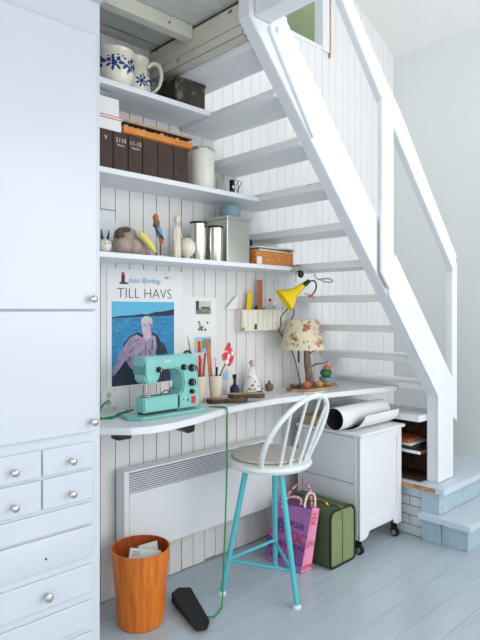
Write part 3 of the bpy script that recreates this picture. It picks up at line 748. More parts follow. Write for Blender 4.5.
b.build('board_lid', label='thin dark wooden lid lying over the spools in the orange tray', cat='lid')
cn = thing('canister', 'large cream enamel canister with a rolled rim on the middle shelf', 'canister', (1.825, 2.19, z2s))
b = MB(); b.lathe([(0, 0), (.062, 0), (.064, .003), (.0645, .205), (.060, .205), (.060, .01), (0, .01)], (1.825, 2.19, z2s), 'enamel', 40); b.build('canister_body', cn)
b = MB(); b.lathe([(.060, .198), (.067, .198), (.0685, .206), (.067, .214), (.058, .216), (0, .213)], (1.825, 2.19, z2s), 'tinmetal', 40); b.build('lid', cn)
b = MB(); b.lathe([(0, .002), (.024, .002), (.026, .006), (.026, .085), (.022, .095), (.022, .103), (.0205, .103), (.024, .083), (.024, .006), (0, .005)], (1.955, 2.19, z2s-.001), 'glass', 28); b.build('glass_jar', label='small clear glass jar between the cream canister and the keys', cat='jar')
ks = thing('key_stand', 'little black and silver bunch of scissors and keys standing on the middle shelf', 'keys', (2.04, 2.17, z2s))
b = MB(); b.box(2.005, 2.028, 2.160, 2.180, z2s, z2s+.088, 'black', bev=.003); b.cyl((2.016, 2.159, z2s+.05), (2.016, 2.161, z2s+.05), .008, 'paper'); b.build('case', ks)
b = MB()
for cx_, cz_ in ((2.045, .082), (2.07, .078)): b.tube([(cx_+.011*math.cos(a*PI/4), 2.17, z2s+cz_+.014*math.sin(a*PI/4)) for a in range(8)], .0028, 'metal', 8, 3, close=True)
b.cyl((2.048, 2.17, z2s+.068), (2.056, 2.17, z2s), .003, 'metal'); b.cyl((2.067, 2.17, z2s+.064), (2.052, 2.17, z2s), .003, 'black'); b.build('scissors', ks)

# ================================================================== SHELF 3
z3s = 1.593
b = MB(); b.prism([(1.15, 1.60), (1.42, 1.60), (1.395, 1.815), (1.15, 1.80)], YN-.006, YN-.001, 'y', 'palefront'); b.box(1.15, 1.40, YN-.010, YN-.006, 1.812, 1.815, 'groove'); b.build('wall_panel', label='pale grey-blue board leaning on the wall behind the white rabbit', cat='board')
rbt = thing('toy_rabbit', 'small round white toy rabbit with dark ears on the lowest shelf', 'toy', (1.24, 2.13, z3s))
b = MB(); b.sph((1.24, 2.13, z3s+.030), .030, 'china', (1, 1, 1.0)); b.build('body', rbt)
for dx in (-.010, .014):
    b = MB(); b.cyl((1.24+dx, 2.13, z3s+.055), (1.24+dx*1.6, 2.13, z3s+.097), .006, 'blackmat', .002, 12); b.build('ear', rbt)
b = MB(); b.sph((1.228, 2.104, z3s+.036), .003, 'black', sub=1); b.sph((1.243, 2.101, z3s+.036), .003, 'black', sub=1); b.build('eyes', rbt)
pl = thing('plush_bundle', 'grey-brown plush toy slumped with a folded yellow cloth beak on the lowest shelf', 'plush toy', (1.39, 2.17, z3s))
b = MB()
for (x_, y_, z_, r, sc) in ((1.375, 2.18, .085, .050, (1.15, .9, .9)), (1.345, 2.16, .045, .045, (1, 1, .98)), (1.40, 2.16, .045, .044, (1.1, .9, 1)), (1.44, 2.17, .04, .040, (1.2, .9, .95)), (1.47, 2.17, .025, .025, (1.3, 1, .95))):
    b.sph((x_, y_, z3s+z_), r, 'plush', sc)
for v in b.bm.verts:
    v.co += Vector((math.sin(v.co.z*210+v.co.x*90), math.sin(v.co.x*190), math.sin(v.co.x*160+v.co.y*120)))*.0025
    v.co.z = max(v.co.z, z3s+.0005)
b.build('body', pl)
b = MB(); b.sph((1.327, 2.15, z3s+.085), .022, 'plushd', (.9, 1, 1.5)); b.sph((1.352, 2.135, z3s+.11), .014, 'plushd', (1.4, 1, .8)); b.build('ear', pl)
b = MB(); b.tube([(1.405, 2.115, z3s+.098), (1.43, 2.108, z3s+.075), (1.46, 2.105, z3s+.045), (1.485, 2.105, z3s+.018)], .012, 'lemon', 10, 5, rad=[.013, .016, .013, .006]); b.build('yellow_beak', pl)
b = MB(); b.tube([(1.475, 2.11, z3s+.03), (1.495, 2.108, z3s+.008)], .003, 'black', 8, 1); b.build('beak_tip', pl)
bd = thing('bird_figure', 'painted orange and blue bird perched on an upright stick on the lowest shelf', 'figurine', (1.535, 2.15, z3s))
b = MB(); b.box(1.515, 1.560, 2.135, 2.165, z3s, z3s+.010, 'cream', bev=.002); b.build('base', bd)
b = MB(); b.cyl((1.545, 2.15, z3s+.010), (1.542, 2.15, z3s+.11), .003, 'darkwood'); b.build('stick', bd)
b = MB(); b.sph((1.533, 2.15, z3s+.120), .020, 'bluetin', (.75, .7, 1.5)); b.sph((1.548, 2.148, z3s+.085), .016, 'rust', (.8, .7, 1.3)); b.sph((1.520, 2.148, z3s+.158), .016, 'bark', (1, .9, 1.2)); b.build('body', bd)
b = MB(); b.sph((1.516, 2.148, z3s+.182), .015, 'rust', (1, .9, 1.25)); b.cyl((1.510, 2.140, z3s+.180), (1.500, 2.130, z3s+.178), .003, 'black', .0006, 8); b.build('head', bd)
b = MB(); b.cyl((1.488, 2.13, z3s+.145), (1.545, 2.13, z3s+.085), .0035, 'black'); b.build('branch', bd)
b = MB(); b.sph((1.552, 2.139, z3s+.105), .012, 'ltblue', (.5, .4, 2.2), rot=Matrix.Rotation(-.35, 3, 'Y').to_quaternion()); b.build('wing', bd)
mn = thing('wooden_mannequin', 'cream doll-like figure standing beside the round white globe', 'figurine', (1.632, 2.14, z3s))
b = MB()
X_, Y_ = 1.632, 2.14
b.lathe([(0, .0), (.006, .0), (.012, .045), (.015, .080), (.018, .095), (.013, .112), (.016, .135), (.014, .150), (.006, .158), (.005, .166), (0, .167)], (X_, Y_, z3s), 'cream', 20)
b.cyl((X_-.009, Y_, z3s+.09), (X_-.011, Y_-.004, z3s), .011, 'cream', .008); b.cyl((X_+.008, Y_, z3s+.09), (X_+.010, Y_-.006, z3s), .011, 'cream', .008)
b.cyl((X_-.015, Y_, z3s+.146), (X_-.021, Y_-.006, z3s+.085), .0055, 'cream', .004); b.cyl((X_+.015, Y_, z3s+.146), (X_+.020, Y_-.010, z3s+.10), .0055, 'cream', .004)
b.build('body', mn)
b = MB(); b.sph((X_, Y_, z3s+.187), .018, 'cream', (.9, .95, 1.15)); b.sph((X_, Y_-.018, z3s+.185), .003, 'cream', sub=1); b.build('head', mn)
b = MB(); b.lathe([(0, 0), (.020, 0), (.018, .006), (.012, .010), (.014, .014), (.033, .030), (.0425, .056), (.038, .085), (.022, .104), (.006, .110), (0, .111)], (1.712, 2.165, z3s), 'china', 36); b.build('glass_globe', label='round milky white globe behind the cream doll on the lowest shelf', cat='globe')
def tin(x_, y_, r, h, label):
    t = thing('steel_tin', label, 'tin', (x_, y_, z3s), 0, 'steel tins on the lowest shelf')
    b = MB(); b.lathe([(0, 0), (r, 0), (r, .004), (r*.985, .006), (r*.985, h-.012), (r, h-.01), (r, h-.006), (0, h-.006)], (x_, y_, z3s), 'chrome', 40); b.build('tin_body', t)
    b = MB(); b.lathe([(r+.0005, h-.010), (r+.002, h-.008), (r+.002, h), (r-.002, h+.001), (0, h)], (x_, y_, z3s), 'black', 40); b.build('lid', t)
tin(1.800, 2.185, .042, .196, 'taller steel tin with black lid, nearer the white globe')
tin(1.877, 2.142, .038, .178, 'shorter steel tin with black lid, in front of the square tin')
sq = thing('square_tin', 'tall square dull grey metal tin with a flat lid on the lowest shelf', 'tin', (2.01, 2.20, z3s))
b = MB(); b.box(1.940, 2.105, 2.125, 2.285, z3s, z3s+.235, 'tinmetal', bev=.006); b.build('tin_body', sq)
b = MB(); b.box(1.934, 2.111, 2.119, 2.291, z3s+.222, z3s+.243, 'tinmetal', bev=.005); b.build('lid', sq)
b = MB(); b.lathe([(0, 0), (.054, 0), (.056, .004), (.056, .044), (.058, .046), (.058, .058), (.054, .062), (0, .062)], (2.035, 2.205, z3s+.243), 'bluetin', 40); b.build('round_tin', label='round blue-grey tin on top of the square metal tin', cat='tin')
wb = thing('wooden_box', 'honey-coloured burr wood box at the right end of the lowest shelf', 'box', (2.29, 2.18, z3s))
b = MB(); b.box(2.125, 2.425, 2.100, 2.27, z3s, z3s+.075, 'boxwood', bev=.003); b.build('box_body', wb)
b = MB(); b.box(2.130, 2.165, 2.095, 2.0995, z3s+.002, z3s+.042, 'paper', bev=.001); b.build('paper_label', wb, label='torn white paper label')
rp = random.Random(8)
pls = ['cream paper lying directly on the wooden box', 'dark-edged folder in the pile on the wooden box', 'long white sheet sticking out of the pile on the wooden box', 'topmost sheet of the pile on the wooden box']
zz = z3s+.0755
for i, (a, m, th, w2) in enumerate(((.06, 'cream', .010, .30), (-.04, 'binder', .005, .27), (.10, 'paper', .006, .34), (-.08, 'paper', .004, .30))):
    b = MB(); b.box(2.30-w2/2, 2.30+w2/2, 2.11, 2.27, zz, zz+th, m, bev=.001, rot=Matrix.Rotation(a, 3, 'Z'), piv=(2.30, 2.19, zz))
    b.build('paper_stack', label=pls[i], cat='papers', group='papers on the wooden box'); zz += th+.0006
b = MB(); b.sph((2.16, 2.19, zz+.021), .02, 'blackmat', (1.2, 1, 1)); b.build('dark_ball', label='dark ball of wool on the papers next to the square tin', cat='ball')

# ================================================================== CLAMP LAMP (yellow)
yl = thing('clamp_lamp', 'yellow metal clamp lamp with a bent wire arm at the end of the lowest shelf', 'lamp', (2.40, 2.05, 1.40))
b = MB(); b.box(2.385, 2.415, 2.035, 2.095, 1.560, 1.569, 'metal', bev=.002); b.box(2.385, 2.415, 2.035, 2.095, 1.594, 1.602, 'metal', bev=.002); b.box(2.385, 2.415, 2.035, 2.045, 1.560, 1.602, 'metal'); b.cyl((2.40, 2.06, 1.56), (2.40, 2.06, 1.50), .004, 'tinmetal'); b.build('clamp', yl)
b = MB(); b.sph((2.395, 2.02, 1.548), .021, 'black', (1, .7, 1)); b.build('knob', yl)
b = MB(); b.tube([(2.40, 2.02, 1.565), (2.45, 2.0, 1.570), (2.475, 1.99, 1.555), (2.478, 1.98, 1.53), (2.50, 1.97, 1.522), (2.56, 1.96, 1.528), (2.60, 1.96, 1.520), (2.58, 1.95, 1.508), (2.52, 1.95, 1.508), (2.485, 1.96, 1.520)], .0042, 'tinmetal', 8, 6); b.build('coiled_arm', yl)
hA = Vector((2.435, 2.035, 1.487)); hB = Vector((2.345, 2.100, 1.402)); ax = (hB-hA).normalized(); q = ax.to_track_quat('Z', 'Y').to_matrix().to_4x4()
L = (hB-hA).length
b = MB(); b.lathe([(.0, 0), (.017, 0), (.021, .03), (.024, .058), (.034, .075), (.070, L-.008), (.075, L), (.072, L), (.032, .08), (.018, .06), (0, .055)], hA, 'yellow', 40, mt=q); b.build('lamp_shade', yl)
b = MB(); b.cyl(hA-ax*.045, hA+ax*.006, .011, 'black', .016, 20); b.build('socket', yl)
b = MB(); b.sph(hA+ax*(L-.06), .022, 'paper'); b.build('bulb', yl)
b = MB(); b.tube([tuple(hA-ax*.04), (2.475, 1.99, 1.512), (2.488, 1.985, 1.49), (2.47, 1.98, 1.455), (2.43, 1.975, 1.43)], .004, 'black', 8, 6); b.build('cord', yl)
b = MB(); b.box(2.405, 2.425, 1.955, 1.975, 1.418, 1.434, 'rust', bev=.003); b.tube([(2.40, 2.0, 1.44), (2.42, 1.97, 1.43), (2.445, 1.965, 1.41)], .003, 'tinmetal', 8, 4); b.build('switch', yl)
b = MB(); b.tube([(2.452, 2.13, 1.372), (2.405, 2.12, 1.359), (2.346, 2.12, 1.314), (2.362, 2.14, 1.27), (2.42, 2.20, 1.24), (2.52, 2.295, 1.22), (2.64, 2.298, 1.10), (2.70, 2.298, .95), (2.71, 2.285, .8865)], .0032, 'black', 8, 6)
b.tube([(2.452, 2.13, 1.372), (2.50, 2.16, 1.345), (2.56, 2.22, 1.31), (2.60, 2.29, 1.25), (2.64, 2.298, 1.10)], .003, 'black', 8, 6)
b.build('lamp_cable', label='black cable dangling below the yellow clamp lamp', cat='cable')

# ================================================================== WALL RACK
rk = thing('wall_rack', 'small cream corrugated wall rack holding hand tools above the desk', 'rack', (2.36, 2.29, 1.232))
b = MB()
pts = []
n = 96
for i in range(n+1):
    x_ = 2.175+.37*i/n; pts.append((x_, 2.266-.020*abs(math.sin(PI*i/n*9))**.6))
pts2 = [(x_, y_+.004) for x_, y_ in reversed(pts)]
b.prism(pts+pts2, 1.232, 1.352, 'z', 'rackw'); b.build('front', rk, label='scalloped cream front')
b = MB(); b.box(2.175, 2.545, 2.266, YN-.001, 1.232, 1.240, 'rackw'); b.box(2.175, 2.181, 2.266, YN-.001, 1.24, 1.352, 'rackw'); b.box(2.539, 2.545, 2.266, YN-.001, 1.24, 1.352, 'rackw'); b.build('tray', rk)
b = MB()
for xx in (2.18, 2.54): b.box(xx-.008, xx+.008, 2.245, 2.256, 1.234, 1.252, 'tan')
b.box(2.266, 2.280, 2.246, 2.253, 1.240, 1.270, 'crate'); b.build('fittings', rk)
def tool(name, label, mk, cat='tool'):
    b = MB(); mk(b); return b.build(name, label=label, cat=cat)
zb = 1.241
tool('yellow_tool', 'tool with a yellow handle, leftmost in the wall rack', lambda b: (b.box(2.222, 2.258, 2.278, 2.288, zb, 1.455, 'yellow', bev=.004, rot=Matrix.Rotation(.10, 3, 'Y'), piv=(2.24, 2.28, zb))))
tool('wooden_rule', 'broad red-brown wooden slat standing in the wall rack', lambda b: b.box(2.312, 2.352, 2.276, 2.284, zb, 1.525, 'redwood', bev=.003, rot=Matrix.Rotation(.03, 3, 'Y'), piv=(2.33, 2.28, zb)))
def pliers(b):
    for s_ in (-1, 1): b.tube([(2.285+.004*s_, 2.285, zb), (2.285+.02*s_, 2.285, zb+.08), (2.285+.026*s_, 2.285, 1.372)], .006, 'blackmat', 8, 4)
tool('pliers', 'black-handled pliers between the yellow tool and the wooden slat', pliers)
tool('rag_bundle', 'grey cloth bundle right of the wooden slat in the wall rack', lambda b: b.sph((2.40, 2.29, 1.322), .03, 'cushion', (.9, .6, 1.6)))
def flowers(b):
    b.cyl((2.44, 2.29, zb), (2.445, 2.285, 1.395), .002, 'cream'); b.cyl((2.47, 2.29, zb), (2.475, 2.285, 1.38), .002, 'cream')
    b.sph((2.425, 2.28, 1.408), .010, 'red', sub=2); b.sph((2.455, 2.285, 1.385), .014, 'paper', sub=2); b.sph((2.478, 2.285, 1.378), .011, 'paper', sub=2); b.cyl((2.435, 2.29, 1.25), (2.425, 2.28, 1.40), .0015, 'cream')
tool('paper_flowers', 'red and white paper flowers at the right end of the wall rack', flowers, 'flowers')
b = MB(); b.prism([(2.085, 1.355), (2.172, 1.355), (2.18, 1.425), (2.17, 1.43)], 2.296, 2.302, 'y', 'paper'); b.cyl((2.165, 2.3025, 1.42), (2.165, YN-.0005, 1.42), .002, 'metal'); b.build('folded_paper', label='white folded paper fixed to the wall left of the rack', cat='paper')

# ================================================================== DESK THINGS
zd = .881
def cup(x_, y_, label, m='cream'):
    b = MB(); b.lathe([(0, 0), (.026, 0), (.028, .003), (.035, .132), (.0325, .132), (.026, .006), (0, .006)], (x_, y_, zd), m, 32)
    return b.build('tool_cup', label=label, cat='cup', group='cream cups of tools')
cup(1.838, 2.225, 'cream cup of red brushes close behind the sewing machine')
cup(1.915, 2.185, 'cream cup right of the other, holding a pink patterned fan')
def stick(a, c_, r, m, name, label, tip=None, cat='tool'):
    b = MB(); b.cyl(a, c_, r, m, seg=10)
    o = b.build(name, label=label, cat=cat)
    if tip:
        t = MB(); A = Vector(a); C_ = Vector(c_); d_ = (C_-A).normalized(); t.cyl(C_, C_+d_*tip[1], r*1.5, tip[0], r*.8, 10); t.build('tip', o)
    return o
stick((1.835, 2.225, .889), (1.855, 2.235, 1.10), .008, 'red', 'paint_brush', 'red-handled brush standing upright in the left cream cup')
stick((1.845, 2.215, .889), (1.825, 2.205, 1.12), .006, 'red', 'pencil', 'thin red pencil leaning left in the left cream cup', cat='pencil')
stick((1.832, 2.235, .889), (1.790, 2.25, 1.19), .003, 'bark', 'knitting_needle', 'long thin needle leaning over the back of the sewing machine', ('tinmetal', .03), 'needle')
stick((1.850, 2.23, .889), (1.880, 2.225, 1.13), .005, 'rust', 'pencil', 'rust-brown pencil leaning right in the left cream cup', cat='pencil')
b = MB(); b.box(1.888, 1.912, 2.19, 2.196, .888, 1.19, 'redwood', bev=.002, rot=Matrix.Rotation(-.10, 3, 'Y'), piv=(1.90, 2.19, .888)); b.build('wooden_ruler', label='tall brown wooden ruler in the right cream cup', cat='ruler')
b = MB(); b.cyl((1.902, 2.175, .888), (1.898, 2.155, 1.06), .0055, 'black'); b.build('marker', label='black marker in the right cream cup', cat='pen')
fn = thing('paper_fan', 'pink and white patterned paper fan on a stick in the right cream cup', 'fan', (1.92, 2.18, .89))
b = MB(); b.cyl((1.915, 2.183, .888), (1.938, 2.172, 1.02), .003, 'black'); b.cyl((1.938, 2.172, 1.02), (1.965, 2.148, 1.10), .003, 'black'); b.build('stick', fn)
b = MB()
cx_, cz_ = 1.965, 1.115
b.prism([(cx_-.045, cz_-.005), (cx_-.025, cz_-.04), (cx_+.01, cz_-.058), (cx_+.038, cz_-.03), (cx_+.046, cz_+.012), (cx_+.022, cz_+.035), (cx_+.005, cz_+.075), (cx_-.018, cz_+.04)], 2.142, 2.147, 'y', 'fanred', bev=.001)
b.build('leaf', fn)
b = MB()
for (u, v, r, m) in ((-.02, .0, .016, 'red'), (.02, -.02, .014, 'red'), (.0, .035, .011, 'red'), (.0, -.005, .010, 'paper'), (.028, .01, .010, 'paper'), (-.008, -.032, .010, 'paper'), (.010, .058, .006, 'ink')):
    b.sph((cx_+u, 2.1415, cz_+v), r, m, (1, .06, 1.2), sub=2)
b.build('pattern', fn)
# bottle
bt = thing('ink_bottle', 'small dark blue glass bottle with a pale blue tag on the desk', 'bottle', (2.10, 2.24, zd))
b = MB(); b.lathe([(0, 0), (.024, 0), (.026, .004), (.026, .045), (.018, .058), (.008, .066), (.0075, .095), (.010, .097), (.010, .106), (0, .106)], (2.10, 2.24, zd), 'navy', 28); b.build('bottle_body', bt)
b = MB(); b.lathe([(.0075, .0985), (.0112, .0985), (.0112, .118), (0, .119)], (2.10, 2.24, zd), 'blackmat', 20); b.build('cap', bt)
b = MB(); b.box(2.085, 2.12, YN-.003, YN-.001, .965, 1.01, 'ltblue'); b.build('sticky_note', label='small pale blue note stuck to the wall behind the dark bottle', cat='note')
fg = thing('china_figurine', 'white china figurine in a full dress with painted details at the back of the desk', 'figurine', (2.245, 2.25, zd))
b = MB(); b.lathe([(0, 0), (.044, 0), (.048, .004), (.050, .020), (.046, .050), (.034, .085), (.020, .105), (.018, .118), (.021, .130), (.014, .140), (.007, .146), (.007, .152), (0, .153)], (2.245, 2.25, zd), 'paper', 32); b.build('dress', fg)
b = MB(); b.sph((2.245, 2.25, zd+.165), .015, 'face', (.9, .9, 1.1)); b.sph((2.245, 2.254, zd+.172), .015, 'tan', (1, .95, .9)); b.build('head', fg)
b = MB()
for s_ in (-1, 1): b.tube([(2.245+s_*.018, 2.245, zd+.128), (2.245+s_*.034, 2.235, zd+.105), (2.245+s_*.012, 2.222, zd+.088)], .005, 'paper', 8, 4)
b.build('arms', fg)
patches([(.048, .004), (.050, .020), (.046, .050), (.034, .085), (.020, .105)], (2.245, 2.25, zd), [(-2.3, .05, .02, .012, .4, 'rust'), (-1.9, .07, .02, .008, 1, 'photogrey'), (-2.6, .03, .025, .01, -.4, 'photogrey'), (-1.5, .045, .016, .01, .3, 'rust'), (-2.05, .03, .02, .01, .2, 'tan')]).build('painted_trim', fg)
b = MB(); b.lathe([(0, 0), (.012, 0), (.022, .008), (.027, .024), (.022, .038), (.008, .045), (.006, .05), (.009, .058), (0, .060)], (2.385, 2.25, zd), 'bark', 24); b.build('pear_ornament', label='small grey round ornament on the desk between figurine and lamp', cat='ornament')
b = MB(); b.box(2.165, 2.205, 2.20, 2.222, zd, zd+.026, 'cream', bev=.003); b.build('eraser', label='cream block lying at the foot of the china figurine', cat='block')
b = MB(); b.box(2.21, 2.245, 2.165, 2.185, zd, zd+.022, 'crate', bev=.004); b.build('metal_box', label='tiny dark metal box in front of the china figurine', cat='box')
# wooden moulds
def mould(loc, rz, label, src=None):
    if src is None:
        t = thing('wooden_mould', label, 'wooden mould', (0, 0, 0), 0, 'carved wooden moulds on the desk')
        def outl(s): return [(-.105*s, -.022*s), (-.085*s, -.040*s), (-.045*s, -.043*s), (-.018*s, -.030*s), (.01*s, -.040*s), (.06*s, -.046*s), (.098*s, -.030*s), (.108*s, 0), (.098*s, .03*s), (.06*s, .045*s), (.01*s, .038*s), (-.018*s, .028*s), (-.045*s, .040*s), (-.085*s, .040*s), (-.105*s, .022*s)]
        b = MB(); b.prism(outl(1), 0, .022, 'z', 'darkwood', bev=.004); b.build('block', t)
        b = MB(); b.prism(outl(.93), .0222, .0235, 'z', 'midwood'); b.build('rim', t, label='pale worn upper face')
        b = MB(); b.lathe([(0, .0238), (.028, .0238), (.030, .0248), (.0, .0248)], (-.062, 0, 0), 'midwood', 24); b.lathe([(0, .0238), (.034, .0238), (.036, .0248), (.0, .0248)], (.05, 0, 0), 'midwood', 24, sx=1.2); b.build('hollow', t)
    else: t = copy_tree(src); t['label'] = label
    t.location = loc; t.rotation_euler.z = rz
    return t
m0 = mould((1.93, 2.115, zd), -.55, 'dark carved wooden mould, nearest of three to the cream cups')
m1 = mould((2.045, 2.075, zd+.0), -.55, 'dark carved wooden mould lying closest to the desk edge in front of the ink bottle', m0)
m1.location = (2.01, 2.055, zd+.0262); m1.scale = (.9, .9, .8)
m2 = mould((2.125, 2.15, zd), -.5, 'dark carved wooden mould farthest right, in front of the china figurine', m0); m2.scale = (.8, .8, 1)

# ================================================================== FLORAL LAMP
lx, ly = 2.53, 2.14
fl = thing('branch_table_lamp', 'table lamp with a floral cream shade on a gnarled branch stem', 'lamp', (lx+.08, ly, zd))
b = MB()
b.prism([(2.43, 2.12), (2.50, 2.05), (2.66, 2.02), (2.80, 2.06), (2.86, 2.13), (2.80, 2.21), (2.62, 2.24), (2.47, 2.20)], zd+.0, zd+.016, 'z', 'midwood', bev=.004); b.build('base_board', fl)
b = MB(); b.tube([(2.62, 2.14, zd+.014), (2.615, 2.14, zd+.08), (2.60, 2.14, zd+.15), (2.590, 2.14, zd+.25)], .02, 'bark', 12, 5, rad=[.030, .024, .022, .017]); b.tube([(2.61, 2.14, zd+.12), (2.65, 2.12, zd+.145), (2.71, 2.10, zd+.15), (2.735, 2.09, zd+.165)], .006, 'bark', 8, 4, rad=[.007, .005, .004, .002]); b.tube([(2.60, 2.14, zd+.20), (2.63, 2.12, zd+.225), (2.67, 2.11, zd+.23)], .005, 'bark', 8, 4, rad=[.006, .004, .002]); b.build('branch_stem', fl)
scx, scy = 2.545, 2.13
b = MB()
sprof = [(.133, 1.122), (.090, 1.294)]
b.lathe([(.133, 1.122), (.090, 1.294), (.0885, 1.294), (.1315, 1.122), (.133, 1.122)], (scx, scy, 0), 'shade', 48); shb = b
ra = random.Random(11)
sp = []
for th, z_, s_ in ((-2.25, 1.245, 1.3), (-1.6, 1.16, 1.1), (-2.9, 1.19, 1.0), (-1.2, 1.24, 1.0), (-2.15, 1.265, .8)):
    for k in range(5): sp.append((th+ra.uniform(-.16, .16), z_+ra.uniform(-.018, .018), .034*s_, .012*s_, ra.uniform(-1, 1.6), ra.choice(['rust', 'tan', 'bark', 'rust'])))
for k in range(70): sp.append((ra.uniform(-3.5, -.4), ra.uniform(1.135, 1.285), ra.uniform(.014, .03), ra.uniform(.006, .012), ra.uniform(-1.5, 1.5), ra.choice(['leaf', 'leaf', 'photolt', 'leaf', 'tan', 'bluetin', 'pinklt'])))
patches(sprof, (scx, scy, 0), sp, b=shb).build('lamp_shade', fl, label='cream shade printed with birds and flowers')
b = MB(); b.cyl((2.59, 2.14, zd+.245), (2.57, 2.135, zd+.31), .012, 'black'); b.sph((2.56, 2.13, zd+.335), .028, 'paper', sub=2); b.build('bulb', fl)
b = MB()
for k in range(4):
    a = k*PI/2; b.cyl((2.57, 2.135, zd+.30), (scx+.089*math.cos(a), scy+.089*math.sin(a), 1.290), .0015, 'metal', seg=6)
b.build('shade_frame', fl)
b = MB(); b.cyl((2.47, 2.10, 1.118), (2.472, 2.10, 1.05), .006, 'black'); b.build('pull_switch', fl)
# figure group at the stem
gn = thing('bird_ornament', 'small green and orange bird ornament on the lamp board beside the stem', 'ornament', (2.71, 2.09, zd+.068))
b = MB(); b.sph((2.705, 2.085, zd+.093), .034, 'deepgreen', (1.2, .9, .85)); b.build('body', gn)
b = MB(); b.sph((2.690, 2.07, zd+.128), .017, 'rust', (1.1, 1, 1)); b.build('head', gn)
b = MB(); b.cyl((2.725, 2.08, zd+.105), (2.762, 2.07, zd+.145), .010, 'tan', .004, 12); b.build('tail', gn)
b = MB(); b.lathe([(0, 0), (.030, 0), (.040, .012), (.041, .024), (0, .026)], (2.708, 2.088, zd+.042), 'bluetin', 24); b.build('dish', label='small blue-grey dish under the green bird ornament', cat='dish')
gl = ['tan bulb at the foot of the lamp stem, under the blue-grey dish', 'second tan bulb on the lamp board, right of the stem', 'reddish bulb near the left edge of the lamp board', 'brown bulb on the lamp board next to the stem', 'small dark cone at the far left of the lamp board', 'flat brown seed head at the left corner of the lamp board']
for i, (x_, y_, r, sc, m) in enumerate(((2.625, 2.075, .025, (1.1, 1, .75), 'tan'), (2.70, 2.075, .025, (1.2, 1, .5), 'tan'), (2.52, 2.085, .024, (1.1, 1, .85), 'redwood'), (2.565, 2.10, .02, (1.1, 1, .9), 'bark'), (2.475, 2.10, .018, (1.2, 1, .8), 'darkwood'), (2.48, 2.15, .018, (1.3, 1, .7), 'bark'))):
    b = MB(); b.lathe([(0, -r*sc[2]), (r*.7, -r*sc[2]*.75), (r*sc[0], 0), (r*.75, r*sc[2]*.7), (r*.22, r*sc[2]*1.0), (r*.1, r*sc[2]*1.35), (0, r*sc[2]*1.4)], (x_, y_, zd+.0165+r*sc[2]), m, 20)
    b.build('dried_bulb', label=gl[i], cat='bulb', group='dried bulbs on the lamp board')
b = MB(); b.box(2.45, 2.60, 2.03, 2.045, zd, zd+.003, 'paper', rot=Matrix.Rotation(-.3, 3, 'Z'), piv=(2.5, 2.04, zd)); b.build('paper_slip', label='narrow white slip of paper in front of the lamp board', cat='paper')
b = MB(); b.box(2.33, 2.47, 2.10, 2.16, zd, zd+.002, 'photolt', rot=Matrix.Rotation(.2, 3, 'Z'), piv=(2.4, 2.13, zd)); b.build('paper_slip', label='grey sheet on the desk left of the lamp board', cat='paper')

# ================================================================== CART
ct = thing('rolling_cart', 'white panelled wooden cart on castors standing in front of the stair cubby', 'cart', (2.83, 1.98, 0))
cx0, cx1, cy0, cy1, cz0, cz1 = 2.600, 3.028, 1.770, 2.215, .085, .652
b = MB()
t_ = .045
# front face frame (facing -y) and side frame (facing -x) around recessed panels
b.box(cx0+.012, cx1-.012, cy0+.010, cy1-.001, cz0+.03, cz1-.001, 'white')
for (x0_, x1_) in ((cx0, cx0+t_), (cx1-t_, cx1)): b.box(x0_, x1_, cy0, cy0+.0095, cz0, cz1, 'white', bev=.002)
b.prism([(cx0+t_, cz0), (cx0+t_+.03, cz0+.012), (cx0+t_+.05, cz0+.045), (cx1-t_-.05, cz0+.045), (cx1-t_-.03, cz0+.012), (cx1-t_, cz0), (cx1-t_, cz0+.085), (cx0+t_, cz0+.085)], cy0+.001, cy0+.0095, 'y', 'white')
b.box(cx0+t_, cx1-t_, cy0+.001, cy0+.0095, cz1-t_, cz1, 'white')
for (y0_, y1_) in ((cy0+.0205, cy0+.045), (cy1-.035, cy1)):
    b.box(cx0-.0, cx0+.0115, y0_, y1_, cz0, cz1, 'palefront', bev=.002); b.box(cx1-.0115, cx1, y0_, y1_, cz0, cz1, 'white', bev=.002)
b.box(cx0+.001, cx0+.0115, cy0+.0455, cy1-.036, cz0+.02, cz0+.10, 'palefront')
b.build('body', ct)
for (za, zb_) in ((cz0+.104, .388), (.392, cz1-.004)):
    b = MB(); b.box(cx0-.001, cx0+.0115, cy0+.047, cy1-.038, za, zb_, 'palefront', bev=.002); b.build('drawer', ct)
b = MB(); b.box(cx0-.014, cx1+.016, cy0-.016, cy1+.004, cz1+.001, cz1+.020, 'white', bev=.005); b.build('top', ct)
for (x_, y_) in ((cx0+.03, cy0+.035), (cx1-.03, cy0+.035), (cx0+.03, cy1-.035), (cx1-.03, cy1-.035)):
    b = MB(); b.box(x_-.016, x_+.016, y_-.016, y_+.016, cz0-.004, cz0+.031, 'tinmetal'); b.box(x_-.016, x_-.012, y_-.012, y_+.012, .03, cz0, 'blackmat'); b.box(x_+.012, x_+.016, y_-.012, y_+.012, .03, cz0, 'blackmat'); cs = b.build('castor', ct)
    b = MB(); b.cyl((x_-.010, y_-.008, .026), (x_+.010, y_-.008, .026), .026, 'blackmat', seg=28); b.cyl((x_-.0185, y_-.008, .026), (x_-.0105, y_-.008, .026), .015, 'tinmetal', seg=24); b.cyl((x_+.0105, y_-.008, .026), (x_+.0185, y_-.008, .026), .015, 'tinmetal', seg=24); b.build('wheel', cs)
